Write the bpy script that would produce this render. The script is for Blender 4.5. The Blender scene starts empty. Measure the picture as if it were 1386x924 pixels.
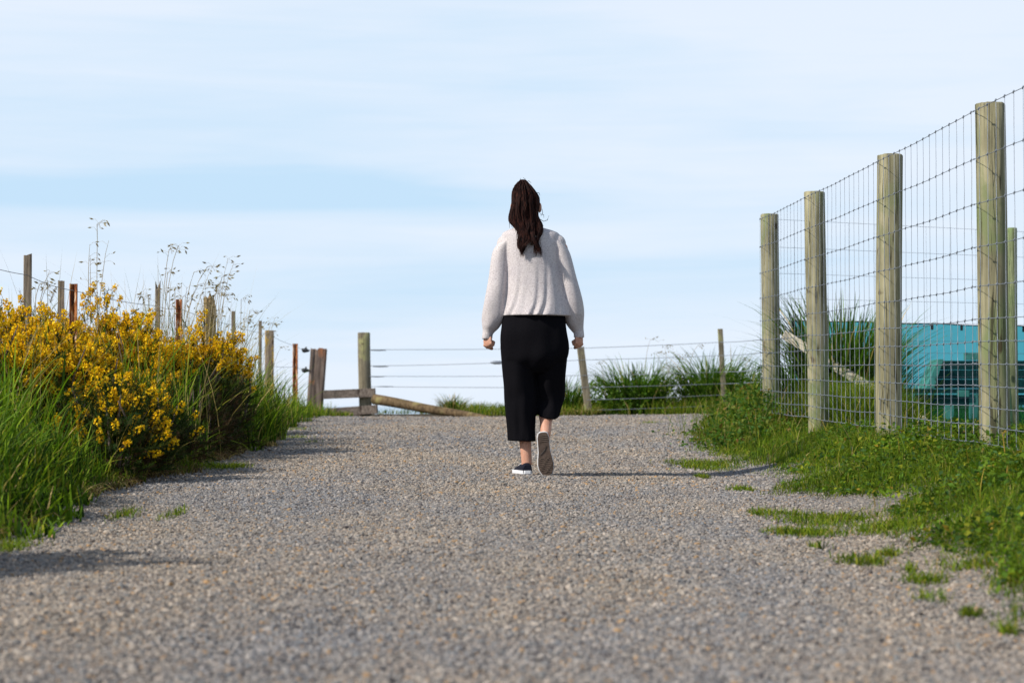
import bpy, bmesh, math, random
import numpy as np
from mathutils import Vector, Matrix, noise as mnoise
R = math.radians
rng = np.random.default_rng(7)
random.seed(7)
sc = bpy.context.scene
COL = sc.collection

# ------------------------------------------------------------------ camera
HOR, FPX = 548.0, 2700.0          # horizon row and focal length in pixels of the photograph
S = 51.0 / 2700.0                 # the track climbs gently away from the camera
CAMH = 0.61
cam = bpy.data.cameras.new('camera'); camo = bpy.data.objects.new('camera', cam); COL.objects.link(camo)
cam.sensor_width = 36.0; cam.lens = FPX / 1386 * 36
camo.location = (0, 0, CAMH)
camo.rotation_euler = (R(90) + math.atan((HOR - 462) / FPX), 0, 0)
cam.clip_start = 0.05; cam.clip_end = 80000
cam.dof.use_dof = True; cam.dof.focus_distance = 11.4; cam.dof.aperture_fstop = 4.2
sc.camera = camo
sc.view_settings.view_transform = 'Standard'; sc.view_settings.look = 'None'
sc.view_settings.exposure = 0.0; sc.view_settings.gamma = 1.0

# ------------------------------------------------------------------ light
SUN_EL, SUN_AZ = R(37), R(29)     # from the left, a little behind the camera
sd = Vector((-math.cos(SUN_AZ) * math.cos(SUN_EL), -math.sin(SUN_AZ) * math.cos(SUN_EL), math.sin(SUN_EL)))
sun = bpy.data.lights.new('sun', 'SUN'); sun.energy = 5.0; sun.angle = R(0.7); sun.color = (1.0, 0.93, 0.82)
suno = bpy.data.objects.new('sun', sun); COL.objects.link(suno)
suno.rotation_euler = sd.to_track_quat('Z', 'Y').to_euler()
suno.location = (-20, -10, 20)

w = bpy.data.worlds.new('World'); sc.world = w; w.use_nodes = True
nt = w.node_tree; nt.nodes.clear()
def N(nt, t, **k):
    n = nt.nodes.new(t)
    for a, b in k.items():
        if hasattr(n, a): setattr(n, a, b)
        else: n.inputs[a].default_value = b
    return n
out = N(nt, 'ShaderNodeOutputWorld'); bg = N(nt, 'ShaderNodeBackground'); bg.inputs[1].default_value = 0.1
sky = N(nt, 'ShaderNodeTexSky', sky_type='NISHITA', sun_disc=False, sun_elevation=SUN_EL,
        sun_rotation=math.atan2(sd.x, sd.y) % (2 * math.pi), air_density=1.0, dust_density=0.3, ozone_density=2.0)
tc = N(nt, 'ShaderNodeTexCoord')
mp = N(nt, 'ShaderNodeMapping'); mp.inputs['Scale'].default_value = (1.0, 1.0, 6.5); mp.inputs['Location'].default_value = (3.1, .4, 0.77)
nz = N(nt, 'ShaderNodeTexNoise', Scale=2.2, Detail=5.0, Roughness=0.5, Distortion=0.3)
nt.links.new(tc.outputs['Generated'], mp.inputs[0]); nt.links.new(mp.outputs[0], nz.inputs['Vector'])
mp2 = N(nt, 'ShaderNodeMapping'); mp2.inputs['Scale'].default_value = (1.0, 1.0, 16.0); mp2.inputs['Location'].default_value = (0.0, .9, 0.3)
nz2 = N(nt, 'ShaderNodeTexNoise', Scale=5.0, Detail=6.0, Roughness=0.6, Distortion=0.6)
nt.links.new(tc.outputs['Generated'], mp2.inputs[0]); nt.links.new(mp2.outputs[0], nz2.inputs['Vector'])
ad = N(nt, 'ShaderNodeMath', operation='MULTIPLY_ADD'); ad.inputs[1].default_value = 0.30
nt.links.new(nz2.outputs[0], ad.inputs[0]); nt.links.new(nz.outputs[0], ad.inputs[2])
rp = N(nt, 'ShaderNodeMapRange'); rp.inputs['From Min'].default_value = 0.36; rp.inputs['From Max'].default_value = 0.72
rp.inputs['To Min'].default_value = 0.0; rp.inputs['To Max'].default_value = 1.0
nt.links.new(ad.outputs[0], rp.inputs[0])
# thin high cloud: open sky shows between soft streaks
veil = N(nt, 'ShaderNodeMix', data_type='RGBA'); veil.inputs[6].default_value = (5.8, 7.9, 9.9, 1); veil.inputs[7].default_value = (8.15, 9.05, 10.3, 1)
# one long gap in the cloud about six degrees up
gz = N(nt, 'ShaderNodeMath', operation='SUBTRACT'); gz.inputs[1].default_value = .103
sxz = N(nt, 'ShaderNodeSeparateXYZ'); nt.links.new(tc.outputs['Generated'], sxz.inputs[0])
wvz = N(nt, 'ShaderNodeMath', operation='MULTIPLY_ADD'); wvz.inputs[1].default_value = .05; nt.links.new(nz.outputs[0], wvz.inputs[0]); nt.links.new(sxz.outputs[2], wvz.inputs[2])
gz.inputs[1].default_value = .103 + .025
nt.links.new(wvz.outputs[0], gz.inputs[0])
ga = N(nt, 'ShaderNodeMath', operation='ABSOLUTE'); nt.links.new(gz.outputs[0], ga.inputs[0])
gm_ = N(nt, 'ShaderNodeMapRange', interpolation_type='SMOOTHSTEP'); gm_.inputs['From Min'].default_value = .001; gm_.inputs['From Max'].default_value = .017; gm_.inputs['To Min'].default_value = .75; gm_.inputs['To Max'].default_value = 0.0
nt.links.new(ga.outputs[0], gm_.inputs[0])
gx = N(nt, 'ShaderNodeMapRange', interpolation_type='SMOOTHSTEP'); gx.inputs['From Min'].default_value = -.04; gx.inputs['From Max'].default_value = .10; gx.inputs['To Min'].default_value = 1.0; gx.inputs['To Max'].default_value = .25
nt.links.new(sxz.outputs[0], gx.inputs[0])
gk = N(nt, 'ShaderNodeMath', operation='MULTIPLY'); nt.links.new(gm_.outputs[0], gk.inputs[0]); nt.links.new(gx.outputs[0], gk.inputs[1])
gs_ = N(nt, 'ShaderNodeMath', operation='SUBTRACT', use_clamp=True); nt.links.new(rp.outputs[0], gs_.inputs[0]); nt.links.new(gk.outputs[0], gs_.inputs[1])
nt.links.new(gs_.outputs[0], veil.inputs[0])
mx = N(nt, 'ShaderNodeMix', data_type='RGBA')
# the haze layer is thick seen edge-on near the horizon and thin overhead
sx = N(nt, 'ShaderNodeSeparateXYZ'); nt.links.new(tc.outputs['Generated'], sx.inputs[0])
thin = N(nt, 'ShaderNodeMapRange', interpolation_type='SMOOTHSTEP'); thin.inputs['From Min'].default_value = .16; thin.inputs['From Max'].default_value = .62
thin.inputs['To Min'].default_value = .96; thin.inputs['To Max'].default_value = .22
nt.links.new(sx.outputs[2], thin.inputs[0]); nt.links.new(thin.outputs[0], mx.inputs[0])
nt.links.new(sky.outputs[0], mx.inputs[6]); nt.links.new(veil.outputs[2], mx.inputs[7])
nt.links.new(mx.outputs[2], bg.inputs[0]); nt.links.new(bg.outputs[0], out.inputs[0])

# ------------------------------------------------------------------ helpers
def at(px, py, Y):
    return Vector(((px - 693) * Y / FPX, Y, CAMH + (HOR - py) * Y / FPX))

def link(o, parent=None):
    COL.objects.link(o)
    if parent: o.parent = parent
    return o

def tag(o, label=None, cat=None, group=None, kind=None):
    if label: o['label'] = label
    if cat: o['category'] = cat
    if group: o['group'] = group
    if kind: o['kind'] = kind
    return o

def empty(name, loc, rz=0.0):
    o = bpy.data.objects.new(name, None); o.empty_display_size = 0.1
    o.location = loc; o.rotation_euler = (0, 0, rz); COL.objects.link(o); return o

def np_mesh(name, V, quads=None, tris=None, col=None, smooth=False, uvlike=None):
    V = np.asarray(V, dtype=np.float32)
    me = bpy.data.meshes.new(name)
    nq = 0 if quads is None else len(quads); ntr = 0 if tris is None else len(tris)
    me.vertices.add(len(V)); me.vertices.foreach_set('co', V.ravel())
    loops = []
    if nq: loops.append(np.asarray(quads, dtype=np.int32).ravel())
    if ntr: loops.append(np.asarray(tris, dtype=np.int32).ravel())
    L = np.concatenate(loops)
    me.loops.add(len(L)); me.loops.foreach_set('vertex_index', L)
    starts = np.concatenate([np.arange(nq) * 4, nq * 4 + np.arange(ntr) * 3]).astype(np.int32)
    tot = np.concatenate([np.full(nq, 4), np.full(ntr, 3)]).astype(np.int32)
    me.polygons.add(nq + ntr); me.polygons.foreach_set('loop_start', starts); me.polygons.foreach_set('loop_total', tot)
    if smooth: me.polygons.foreach_set('use_smooth', np.ones(nq + ntr, dtype=bool))
    if col is not None:
        a = me.color_attributes.new('Col', 'FLOAT_COLOR', 'POINT')
        c = np.ones((len(V), 4), dtype=np.float32); c[:, :3] = col; a.data.foreach_set('color', c.ravel())
    me.update(calc_edges=True); me.validate(verbose=False)
    return me

def obj(name, me, mat=None, parent=None):
    o = bpy.data.objects.new(name, me)
    if mat is not None:
        me.materials.append(mat)
    return link(o, parent)

class MB:
    """collects simple solids and links them as one mesh object"""
    def __init__(s): s.v = []; s.f = []; s.n = 0
    def add(s, V, F):
        for f in F: s.f.append(tuple(i + s.n for i in f))
        s.v += [tuple(p) for p in V]; s.n += len(V)
    def rings(s, rings, cap=True):
        k = len(rings[0]); V = [p for r in rings for p in r]; F = []
        for i in range(len(rings) - 1):
            for j in range(k):
                a, b = i * k + j, i * k + (j + 1) % k
                F.append((a, b, b + k, a + k))
        if cap:
            F.append(tuple(range(k))[::-1]); F.append(tuple((len(rings) - 1) * k + j for j in range(k)))
        s.add(V, F)
    def tube(s, pts, r, k=6, cap=True):
        pts = [Vector(p) for p in pts]; rings = []
        rr = r if hasattr(r, '__len__') else [r] * len(pts)
        for i, p in enumerate(pts):
            d = (pts[min(i + 1, len(pts) - 1)] - pts[max(i - 1, 0)]).normalized()
            a = Vector((0, 0, 1)) if abs(d.z) < .9 else Vector((1, 0, 0))
            u = d.cross(a).normalized(); v = u.cross(d)
            rings.append([p + (u * math.cos(t) + v * math.sin(t)) * rr[i] for t in [2 * math.pi * q / k for q in range(k)]])
        s.rings(rings, cap)
    def box(s, c, sx, sy, sz, M=None):
        V = []
        for x in (-.5, .5):
            for y in (-.5, .5):
                for z in (-.5, .5):
                    p = Vector((x * sx, y * sy, z * sz))
                    if M: p = M @ p
                    V.append(Vector(c) + p)
        s.add(V, [(0, 1, 3, 2), (4, 6, 7, 5), (0, 4, 5, 1), (2, 3, 7, 6), (0, 2, 6, 4), (1, 5, 7, 3)])
    def build(s, name, mat=None, parent=None, smooth=False, bevel=0.0):
        me = bpy.data.meshes.new(name); me.from_pydata(s.v, [], s.f); me.update()
        bm = bmesh.new(); bm.from_mesh(me); bmesh.ops.recalc_face_normals(bm, faces=bm.faces)
        if bevel: bmesh.ops.bevel(bm, geom=list(bm.edges), offset=bevel, segments=2, affect='EDGES', profile=.6)
        bm.to_mesh(me); bm.free()
        if smooth:
            me.polygons.foreach_set('use_smooth', [True] * len(me.polygons))
            try: me.set_sharp_from_angle(angle=R(50))
            except Exception: pass
        return obj(name, me, mat, parent)

# ------------------------------------------------------------------ materials
def mat(name, rough=0.8):
    m = bpy.data.materials.new(name); m.use_nodes = True
    b = m.node_tree.nodes['Principled BSDF']; b.inputs['Roughness'].default_value = rough
    b.inputs['Specular IOR Level'].default_value = 0.3
    return m, m.node_tree, b

def ramp(nt, fac, stops, interp='LINEAR'):
    r = nt.nodes.new('ShaderNodeValToRGB'); r.color_ramp.interpolation = interp
    e = r.color_ramp.elements
    while len(e) < len(stops): e.new(0.5)
    for i, (p, c) in enumerate(stops): e[i].position = p; e[i].color = (*c, 1)
    nt.links.new(fac, r.inputs[0]); return r.outputs[0]

def coords(nt, scale=(1, 1, 1), kind='Object'):
    t = nt.nodes.new('ShaderNodeTexCoord'); m = nt.nodes.new('ShaderNodeMapping'); m.inputs['Scale'].default_value = scale
    nt.links.new(t.outputs[kind], m.inputs[0]); return m.outputs[0]

def noise(nt, vec, scale, detail=4, rough=0.6, dist=0.0):
    n = N(nt, 'ShaderNodeTexNoise', Scale=scale, Detail=detail, Roughness=rough, Distortion=dist)
    nt.links.new(vec, n.inputs['Vector']); return n.outputs[0]

def mixc(nt, a, b, f, mode='MIX'):
    m = N(nt, 'ShaderNodeMix', data_type='RGBA', blend_type=mode)
    for s, v in ((0, f), (6, a), (7, b)):
        if isinstance(v, (float, int)): m.inputs[s].default_value = v
        elif isinstance(v, tuple): m.inputs[s].default_value = (*v, 1)
        else: nt.links.new(v, m.inputs[s])
    return m.outputs[2]

def bump(nt, h, b, strength=0.4, dist=0.01):
    n = N(nt, 'ShaderNodeBump', Strength=strength, Distance=dist)
    nt.links.new(h, n.inputs['Height']); nt.links.new(n.outputs[0], b.inputs['Normal'])

def wood(name, dark, mid, light, grain=18, zscale=0.06, patch=None, patch_scale=3.0, patch_lo=.6, crack=.5, rough=.85):
    m, t, b = mat(name, rough)
    v = coords(t, (1, 1, zscale))
    g = noise(t, v, grain, 6, .65, .6)
    c = ramp(t, g, [(0.30, dark), (0.47, mid), (0.68, light)])
    v2 = coords(t, (1, 1, .5)); p = noise(t, v2, 5.0, 4, .6)
    f = ramp(t, p, [(.35, (.62, .62, .62)), (.65, (1.1, 1.1, 1.1))])
    c = mixc(t, c, f, 1.0, 'MULTIPLY')
    if patch:
        pn = noise(t, coords(t, (1, 1, .6)), patch_scale, 5, .6, .5)
        pf = ramp(t, pn, [(patch_lo - .06, (0, 0, 0)), (patch_lo + .06, (1, 1, 1))])
        c = mixc(t, c, patch, pf)
    cr = noise(t, coords(t, (1, 1, .035)), grain * 1.6, 3, .5, 1.2)
    cf = ramp(t, cr, [(.36, (1, 1, 1)), (.40, (0, 0, 0))])
    cm = N(t, 'ShaderNodeMath', operation='MULTIPLY'); t.links.new(cf, cm.inputs[0]); cm.inputs[1].default_value = crack
    c = mixc(t, c, (dark[0] * .3, dark[1] * .3, dark[2] * .3), cm.outputs[0])
    kv = noise(t, coords(t, (1, 1, .6)), 11.0, 2, .4, .2)
    kf = ramp(t, kv, [(.69, (0, 0, 0)), (.735, (.85, .85, .85))])
    c = mixc(t, c, (dark[0] * .5, dark[1] * .35, dark[2] * .3), kf)
    t.links.new(c, b.inputs['Base Color'])
    bump(t, g, b, .7, .008)
    return m

def leafmat(name, rough=.5, trans=.35, spec=.35):
    m, t, b = mat(name, rough); b.inputs['Specular IOR Level'].default_value = spec
    a = N(t, 'ShaderNodeAttribute', attribute_name='Col')
    t.links.new(a.outputs['Color'], b.inputs['Base Color'])
    tr = N(t, 'ShaderNodeBsdfTranslucent')
    br = mixc(t, a.outputs['Color'], (1.25, 1.35, .6), 1.0, 'MULTIPLY')
    t.links.new(br, tr.inputs[0])
    mxs = N(t, 'ShaderNodeMixShader'); mxs.inputs[0].default_value = trans
    o = t.nodes['Material Output']
    t.links.new(b.outputs[0], mxs.inputs[1]); t.links.new(tr.outputs[0], mxs.inputs[2]); t.links.new(mxs.outputs[0], o.inputs[0])
    return m

M = {}
M['leaf'] = leafmat('leaf_green', .6, .38, .12)
M['petal'] = leafmat('gorse_petal', .6, .3, .2)
M['round_post'] = wood('treated_pine', (.12, .11, .06), (.27, .25, .15), (.41, .375, .24), 34, .035, (.17, .20, .09), 2.6, .57, .85)
M['green_post'] = wood('green_stained_pine', (.10, .12, .06), (.20, .235, .12), (.30, .33, .18), 30, .05, (.16, .22, .09), 3, .55, .4)
M['gate_post'] = wood('weathered_grey_wood', (.05, .035, .03), (.20, .15, .125), (.34, .27, .23), 30, .05, (.36, .15, .07), 5, .66, .9)
M['old_post'] = wood('old_grey_post', (.10, .085, .06), (.22, .19, .13), (.36, .31, .22), 24, .05, (.33, .33, .15), 4, .6, .6)
M['batten'] = wood('silvered_batten', (.12, .09, .065), (.26, .21, .16), (.40, .33, .26), 60, .05, None, 3, .6, .6)
M['lichen'] = wood('lichen_batten', (.14, .10, .07), (.30, .225, .165), (.42, .33, .25), 60, .05, (.66, .40, .02), 12, .56, .6)
M['board'] = wood('dark_weathered_board', (.05, .04, .035), (.13, .105, .09), (.24, .20, .17), 40, 1, None, 3, .6, .5)
M['split'] = wood('straw_coloured_split_wood', (.14, .09, .04), (.32, .22, .11), (.46, .34, .19), 55, .04, None, 3, .6, .8)
M['log'] = wood('fallen_log', (.05, .032, .016), (.13, .085, .042), (.22, .155, .085), 25, .5, (.28, .24, .1), 4, .6, .4)
M['sawn'] = wood('pale_sawn_timber', (.42, .37, .28), (.60, .54, .42), (.72, .67, .55), 30, .2, None, 3, .6, .3)
M['bench'] = wood('bench_timber', (.02, .022, .02), (.05, .055, .05), (.09, .095, .08), 30, .3, None, 3, .6, .3)

m, t, b = mat('rusted_steel', .75); M['rust'] = m
n1 = noise(t, coords(t, (1, 1, .18)), 38, 5, .7)
t.links.new(ramp(t, n1, [(.36, (.04, .015, .008)), (.46, (.20, .055, .016)), (.54, (.46, .17, .05)), (.61, (.66, .52, .38))]), b.inputs['Base Color'])
bump(t, n1, b, .4, .003)
m, t, b = mat('galvanised_wire', .45); M['wire'] = m
b.inputs['Base Color'].default_value = (.30, .33, .38, 1); b.inputs['Metallic'].default_value = .55
m, t, b = mat('black_plastic', .5); M['black'] = m; b.inputs['Base Color'].default_value = (.02, .02, .022, 1)

# shade netting: open weave, teal fibres
m, t, b = mat('teal_shade_net', .8); M['net'] = m
b.inputs['Base Color'].default_value = (.015, .17, .17, 1)
tr = N(t, 'ShaderNodeBsdfTransparent'); tr.inputs[0].default_value = (.11, .47, .53, 1)
wv = N(t, 'ShaderNodeTexNoise', Scale=3.0, Detail=4.0)
t.links.new(coords(t, (1, 1, 1)), wv.inputs['Vector'])
mr = N(t, 'ShaderNodeMapRange'); mr.inputs['To Min'].default_value = .12; mr.inputs['To Max'].default_value = .24
t.links.new(wv.outputs[0], mr.inputs[0])
mxs = N(t, 'ShaderNodeMixShader'); t.links.new(mr.outputs[0], mxs.inputs[0])
t.links.new(tr.outputs[0], mxs.inputs[1]); t.links.new(b.outputs[0], mxs.inputs[2]); t.links.new(mxs.outputs[0], t.nodes['Material Output'].inputs[0])

# ground between the plants: soil and dry litter
m, t, b = mat('soil_litter', .95); M['soil'] = m
v = coords(t); n1 = noise(t, v, 3.5, 6, .65); n2 = noise(t, v, 60, 5, .7)
c = ramp(t, n1, [(.35, (.05, .035, .022)), (.5, (.10, .07, .045)), (.62, (.045, .06, .018)), (.75, (.07, .09, .02))])
c = mixc(t, c, ramp(t, n2, [(.35, (.45, .42, .4)), (.65, (1.5, 1.4, 1.3))]), 1.0, 'MULTIPLY')
t.links.new(c, b.inputs['Base Color']); bump(t, n2, b, .8, .02)

# gravel
GRAV = [(0.0, (.145, .136, .129)), (.14, (.27, .254, .236)), (.34, (.205, .208, .213)), (.50, (.325, .300, .270)), (.64, (.25, .218, .19)),
        (.76, (.40, .365, .33)), (.85, (.18, .195, .205)), (.90, (.36, .24, .13)), (.94, (.095, .088, .09))]
m, t, b = mat('gravel_bed', .95); M['gravel'] = m
v = coords(t)
vo = N(t, 'ShaderNodeTexVoronoi', Scale=70.0); t.links.new(v, vo.inputs['Vector'])
sep = N(t, 'ShaderNodeSeparateColor'); t.links.new(vo.outputs['Color'], sep.inputs[0])
c = ramp(t, sep.outputs[0], GRAV, 'CONSTANT')
big = noise(t, coords(t, (1, .45, 1)), 1.1, 4, .6)
c = mixc(t, c, ramp(t, big, [(.36, (.90, .91, .95)), (.62, (1.16, 1.06, .94))]), 1.0, 'MULTIPLY')
fine = noise(t, v, 160, 3, .6)
c = mixc(t, c, ramp(t, fine, [(.3, (.6, .6, .6)), (.7, (1.1, 1.1, 1.1))]), 1.0, 'MULTIPLY')
t.links.new(c, b.inputs['Base Color'])
inv = N(t, 'ShaderNodeMath', operation='SUBTRACT'); inv.inputs[0].default_value = 1.0; t.links.new(vo.outputs['Distance'], inv.inputs[1])
bump(t, inv.outputs[0], b, 1.0, .012)
m, t, b = mat('gravel_stone', .85); M['stone'] = m
oi = N(t, 'ShaderNodeObjectInfo')
c = ramp(t, oi.outputs['Random'], GRAV, 'CONSTANT')
g = N(t, 'ShaderNodeNewGeometry')
gmp = N(t, 'ShaderNodeMapping'); gmp.inputs['Scale'].default_value = (1, .45, 1); t.links.new(g.outputs['Position'], gmp.inputs[0])
big = noise(t, gmp.outputs[0], 1.1, 4, .6)
c = mixc(t, c, ramp(t, big, [(.36, (.92, .93, .98)), (.62, (1.16, 1.06, .95))]), 1.0, 'MULTIPLY')
n2 = noise(t, g.outputs['Position'], 260, 3, .6)
c = mixc(t, c, ramp(t, n2, [(.3, (.75, .75, .75)), (.7, (1.15, 1.15, 1.15))]), 1.0, 'MULTIPLY')
t.links.new(c, b.inputs['Base Color'])

m, t, b = mat('sea_water', .12); M['sea'] = m
b.inputs['Base Color'].default_value = (.03, .16, .26, 1); b.inputs['Specular IOR Level'].default_value = .5
bump(t, noise(t, coords(t), .35, 6, .65), b, .6, .6)
m, t, b = mat('pink_rubble', .9); M['rubble'] = m
n1 = noise(t, coords(t), 14, 5, .65)
t.links.new(ramp(t, n1, [(.3, (.16, .10, .09)), (.5, (.36, .25, .22)), (.7, (.52, .42, .38))]), b.inputs['Base Color']); bump(t, n1, b, .6, .02)

# people
m, t, b = mat('skin', .5); M['skin'] = m
b.inputs['Subsurface Weight'].default_value = .08; b.inputs['Subsurface Radius'].default_value = (.02, .008, .004)
n1 = noise(t, coords(t), 25, 3, .5)
t.links.new(ramp(t, n1, [(.3, (.50, .25, .17)), (.7, (.60, .33, .235))]), b.inputs['Base Color'])
m, t, b = mat('oatmeal_knit', .95); M['knit'] = m
b.inputs['Sheen Weight'].default_value = .12
v = coords(t)
n1 = noise(t, coords(t, (1, 1, 1.6)), 120, 4, .8); n3 = noise(t, v, 9, 3, .5)
c = ramp(t, n1, [(.36, (.37, .335, .345)), (.47, (.54, .50, .51)), (.62, (.66, .625, .635))])
c = mixc(t, c, ramp(t, n3, [(.3, (.93, .92, .94)), (.7, (1.03, 1.02, 1.0))]), 1.0, 'MULTIPLY')
t.links.new(c, b.inputs['Base Color'])
wv = N(t, 'ShaderNodeTexWave', wave_type='BANDS', bands_direction='Z', Scale=52.0, Distortion=1.6, Detail=1.0); t.links.new(v, wv.inputs['Vector'])
wv2 = N(t, 'ShaderNodeTexWave', wave_type='BANDS', bands_direction='X', Scale=46.0, Distortion=1.0, Detail=1.0); t.links.new(v, wv2.inputs['Vector'])
am = N(t, 'ShaderNodeMath', operation='ADD'); t.links.new(wv.outputs[1], am.inputs[0]); t.links.new(wv2.outputs[1], am.inputs[1])
am2 = N(t, 'ShaderNodeMath', operation='ADD'); t.links.new(am.outputs[0], am2.inputs[0]); t.links.new(n1, am2.inputs[1])
bump(t, am2.outputs[0], b, .35, .0022)
m, t, b = mat('black_cloth', .9); M['cloth'] = m
n1 = noise(t, coords(t), 300, 2, .5)
t.links.new(ramp(t, n1, [(.3, (.004, .004, .0055)), (.7, (.008, .0075, .0095))]), b.inputs['Base Color'])
b.inputs['Specular IOR Level'].default_value = .03
m, t, b = mat('dark_brown_hair', .75); M['hair'] = m; b.inputs['Specular IOR Level'].default_value = .12
n1 = noise(t, coords(t, (1, 1, .15)), 120, 3, .6)
t.links.new(ramp(t, n1, [(.35, (.006, .0025, .0025)), (.55, (.022, .0075, .006)), (.72, (.075, .026, .018))]), b.inputs['Base Color'])
m, t, b = mat('navy_canvas', .9); M['navy'] = m; b.inputs['Base Color'].default_value = (.005, .006, .016, 1)
m, t, b = mat('white_rubber', .6); M['rubber'] = m; b.inputs['Base Color'].default_value = (.72, .73, .76, 1)
m, t, b = mat('worn_tan_outsole', .95); M['outsole'] = m
n1 = noise(t, coords(t), 40, 4, .6)
t.links.new(ramp(t, n1, [(.3, (.075, .052, .040)), (.7, (.14, .10, .08))]), b.inputs['Base Color'])

# ------------------------------------------------------------------ terrain
def interp(y, pts):
    a = np.array(pts, dtype=float); return np.interp(y, a[:, 0], a[:, 1])
XLP = [(-15, -2.6), (2, -2.2), (4, -2.0), (5.5, -1.80), (6.8, -1.75), (8, -1.88), (9.8, -1.97), (11.5, -1.80), (13, -1.86), (15, -1.82), (17.7, -2.05), (20, -2.35), (23, -2.9), (25, -3.2)]
XRP = [(-15, 2.2), (2, 1.5), (4, 1.25), (5.8, 1.20), (7, 1.30), (8.5, 1.36), (11.0, 1.36), (12, 1.30), (14, 1.38), (16, 1.40), (18, 1.62), (21, 2.1), (24, 2.75), (25, 3.1)]
def XL(y): return interp(y, XLP)
def XR(y): return interp(y, XRP)
def sm(t): t = np.clip(t, 0, 1); return t * t * (3 - 2 * t)
def wob(x, y, f, seed=0.0):
    return (np.sin(x * f * 1.3 + y * f * .7 + seed) + np.sin(-x * f * .6 + y * f * 1.7 + 2.1 + seed * 1.7) + np.sin(x * f * 2.3 - y * f * 1.1 + 4.2 + seed * .6)) / 3
def G(x, y):
    """height of the ground in world z"""
    x = np.asarray(x, float); y = np.asarray(y, float)
    xr = XR(y); xl = XL(y)
    ampR = interp(y, [(-15, .24), (11, .22), (13, .19), (14.6, .11), (16.5, .16), (19, .10), (22, .04), (28, .0)])
    ampL = interp(y, [(-15, .25), (14, .22), (20, .10), (24, .02), (28, 0)])
    z = ampR * sm((x - xr + .1) / 1.15) * (1 - .92 * sm((x - 2.45) / .9)) + ampL * sm((xl + .1 - x) / 1.2)
    z = z + .012 * wob(x, y, 1.1) + .004 * wob(x, y, 5)
    z = z + .05 * sm((x - .5) / 3) * sm((y - 19) / 5)         # the crest is a touch higher on the right
    z = z - .020 * np.clip(x, 0, 1.7) * (1 - sm((y - 13.5) / 4))          # slight crossfall
    over = np.maximum(y - 27.2, 0)
    base = S * np.minimum(y, 29) - np.where(over < 8, .5 * over * over / 8 * 1.2, 0) - np.where(over >= 8, 4.8 + (over - 8) * 1.3, 0)
    return z + base

def grid(xs, ys, zf, name, mt, dz=0.0):
    X, Y = np.meshgrid(xs, ys); Z = zf(X, Y) + dz
    V = np.stack([X, Y, Z], -1).reshape(-1, 3); nx, ny = len(xs), len(ys)
    i = np.arange(ny - 1)[:, None] * nx + np.arange(nx - 1)[None, :]
    q = np.stack([i, i + 1, i + 1 + nx, i + nx], -1).reshape(-1, 4)
    return obj(name, np_mesh(name, V, q, smooth=True), mt)

xs = np.concatenate([[-400, -200, -100, -50, -25, -12], np.arange(-7, 7.01, .1), [8, 12, 25, 50, 100, 200, 400]])
ys = np.concatenate([[-200, -100, -50, -25, -12, -6], np.arange(-2, 29.01, .12), np.arange(29.5, 60, 1.5)])
tag(grid(xs, ys, G, 'ground', M['soil'], -.022), kind='structure')

# gravel track: a sheet with a ragged edge
NX = 90; ys = np.arange(-6, 24.9, .06); U = np.linspace(0, 1, NX)
edgeL = XL(ys) - .18 + .10 * wob(ys * 0, ys, 3.1, 1) + .05 * wob(ys * 0, ys, 11, 2)
edgeR = XR(ys) + .62 + .12 * wob(ys * 0, ys, 2.7, 3) + .05 * wob(ys * 0, ys, 9, 4)
X = edgeL[:, None] * (1 - U) + edgeR[:, None] * U; Y = np.repeat(ys[:, None], NX, 1)
Z = G(X, Y) + .002 + .005 * np.sin(X * 23 + 3 * np.sin(Y * 9)) * np.sin(Y * 19 + 2 * np.sin(X * 13)) * .5
V = np.stack([X, Y, Z], -1).reshape(-1, 3); i = np.arange(len(ys) - 1)[:, None] * NX + np.arange(NX - 1)[None, :]
q = np.stack([i, i + 1, i + 1 + NX, i + NX], -1).reshape(-1, 4)
tag(obj('gravel_path', np_mesh('gravel_path', V, q, smooth=True), M['gravel']), kind='structure')

# sea far below the cliff
me = np_mesh('sea', [(-30000, 40, -34), (30000, 40, -34), (30000, 45000, -34), (-30000, 45000, -34)], [(0, 1, 2, 3)])
tag(obj('sea', me, M['sea']), kind='structure')
me = np_mesh('seabed', [(-30000, -300, -36), (30000, -300, -36), (30000, 60, -36), (-30000, 60, -36)], [(0, 1, 2, 3)])

# loose stones: point cloud + geometry nodes
def pebble(seed):
    bm = bmesh.new(); bmesh.ops.create_icosphere(bm, subdivisions=1, radius=1.0)
    r = random.Random(seed)
    for v in bm.verts:
        v.co *= 1 + r.uniform(-.28, .2); v.co.z *= .62; v.co.y *= .8
    me = bpy.data.meshes.new('pebble'); bm.to_mesh(me); bm.free(); me.materials.append(M['stone'])
    return bpy.data.objects.new('pebble', me)
pcol = bpy.data.collections.new('pebble_shapes')
for k in range(6): pcol.objects.link(pebble(k + 3))

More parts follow.
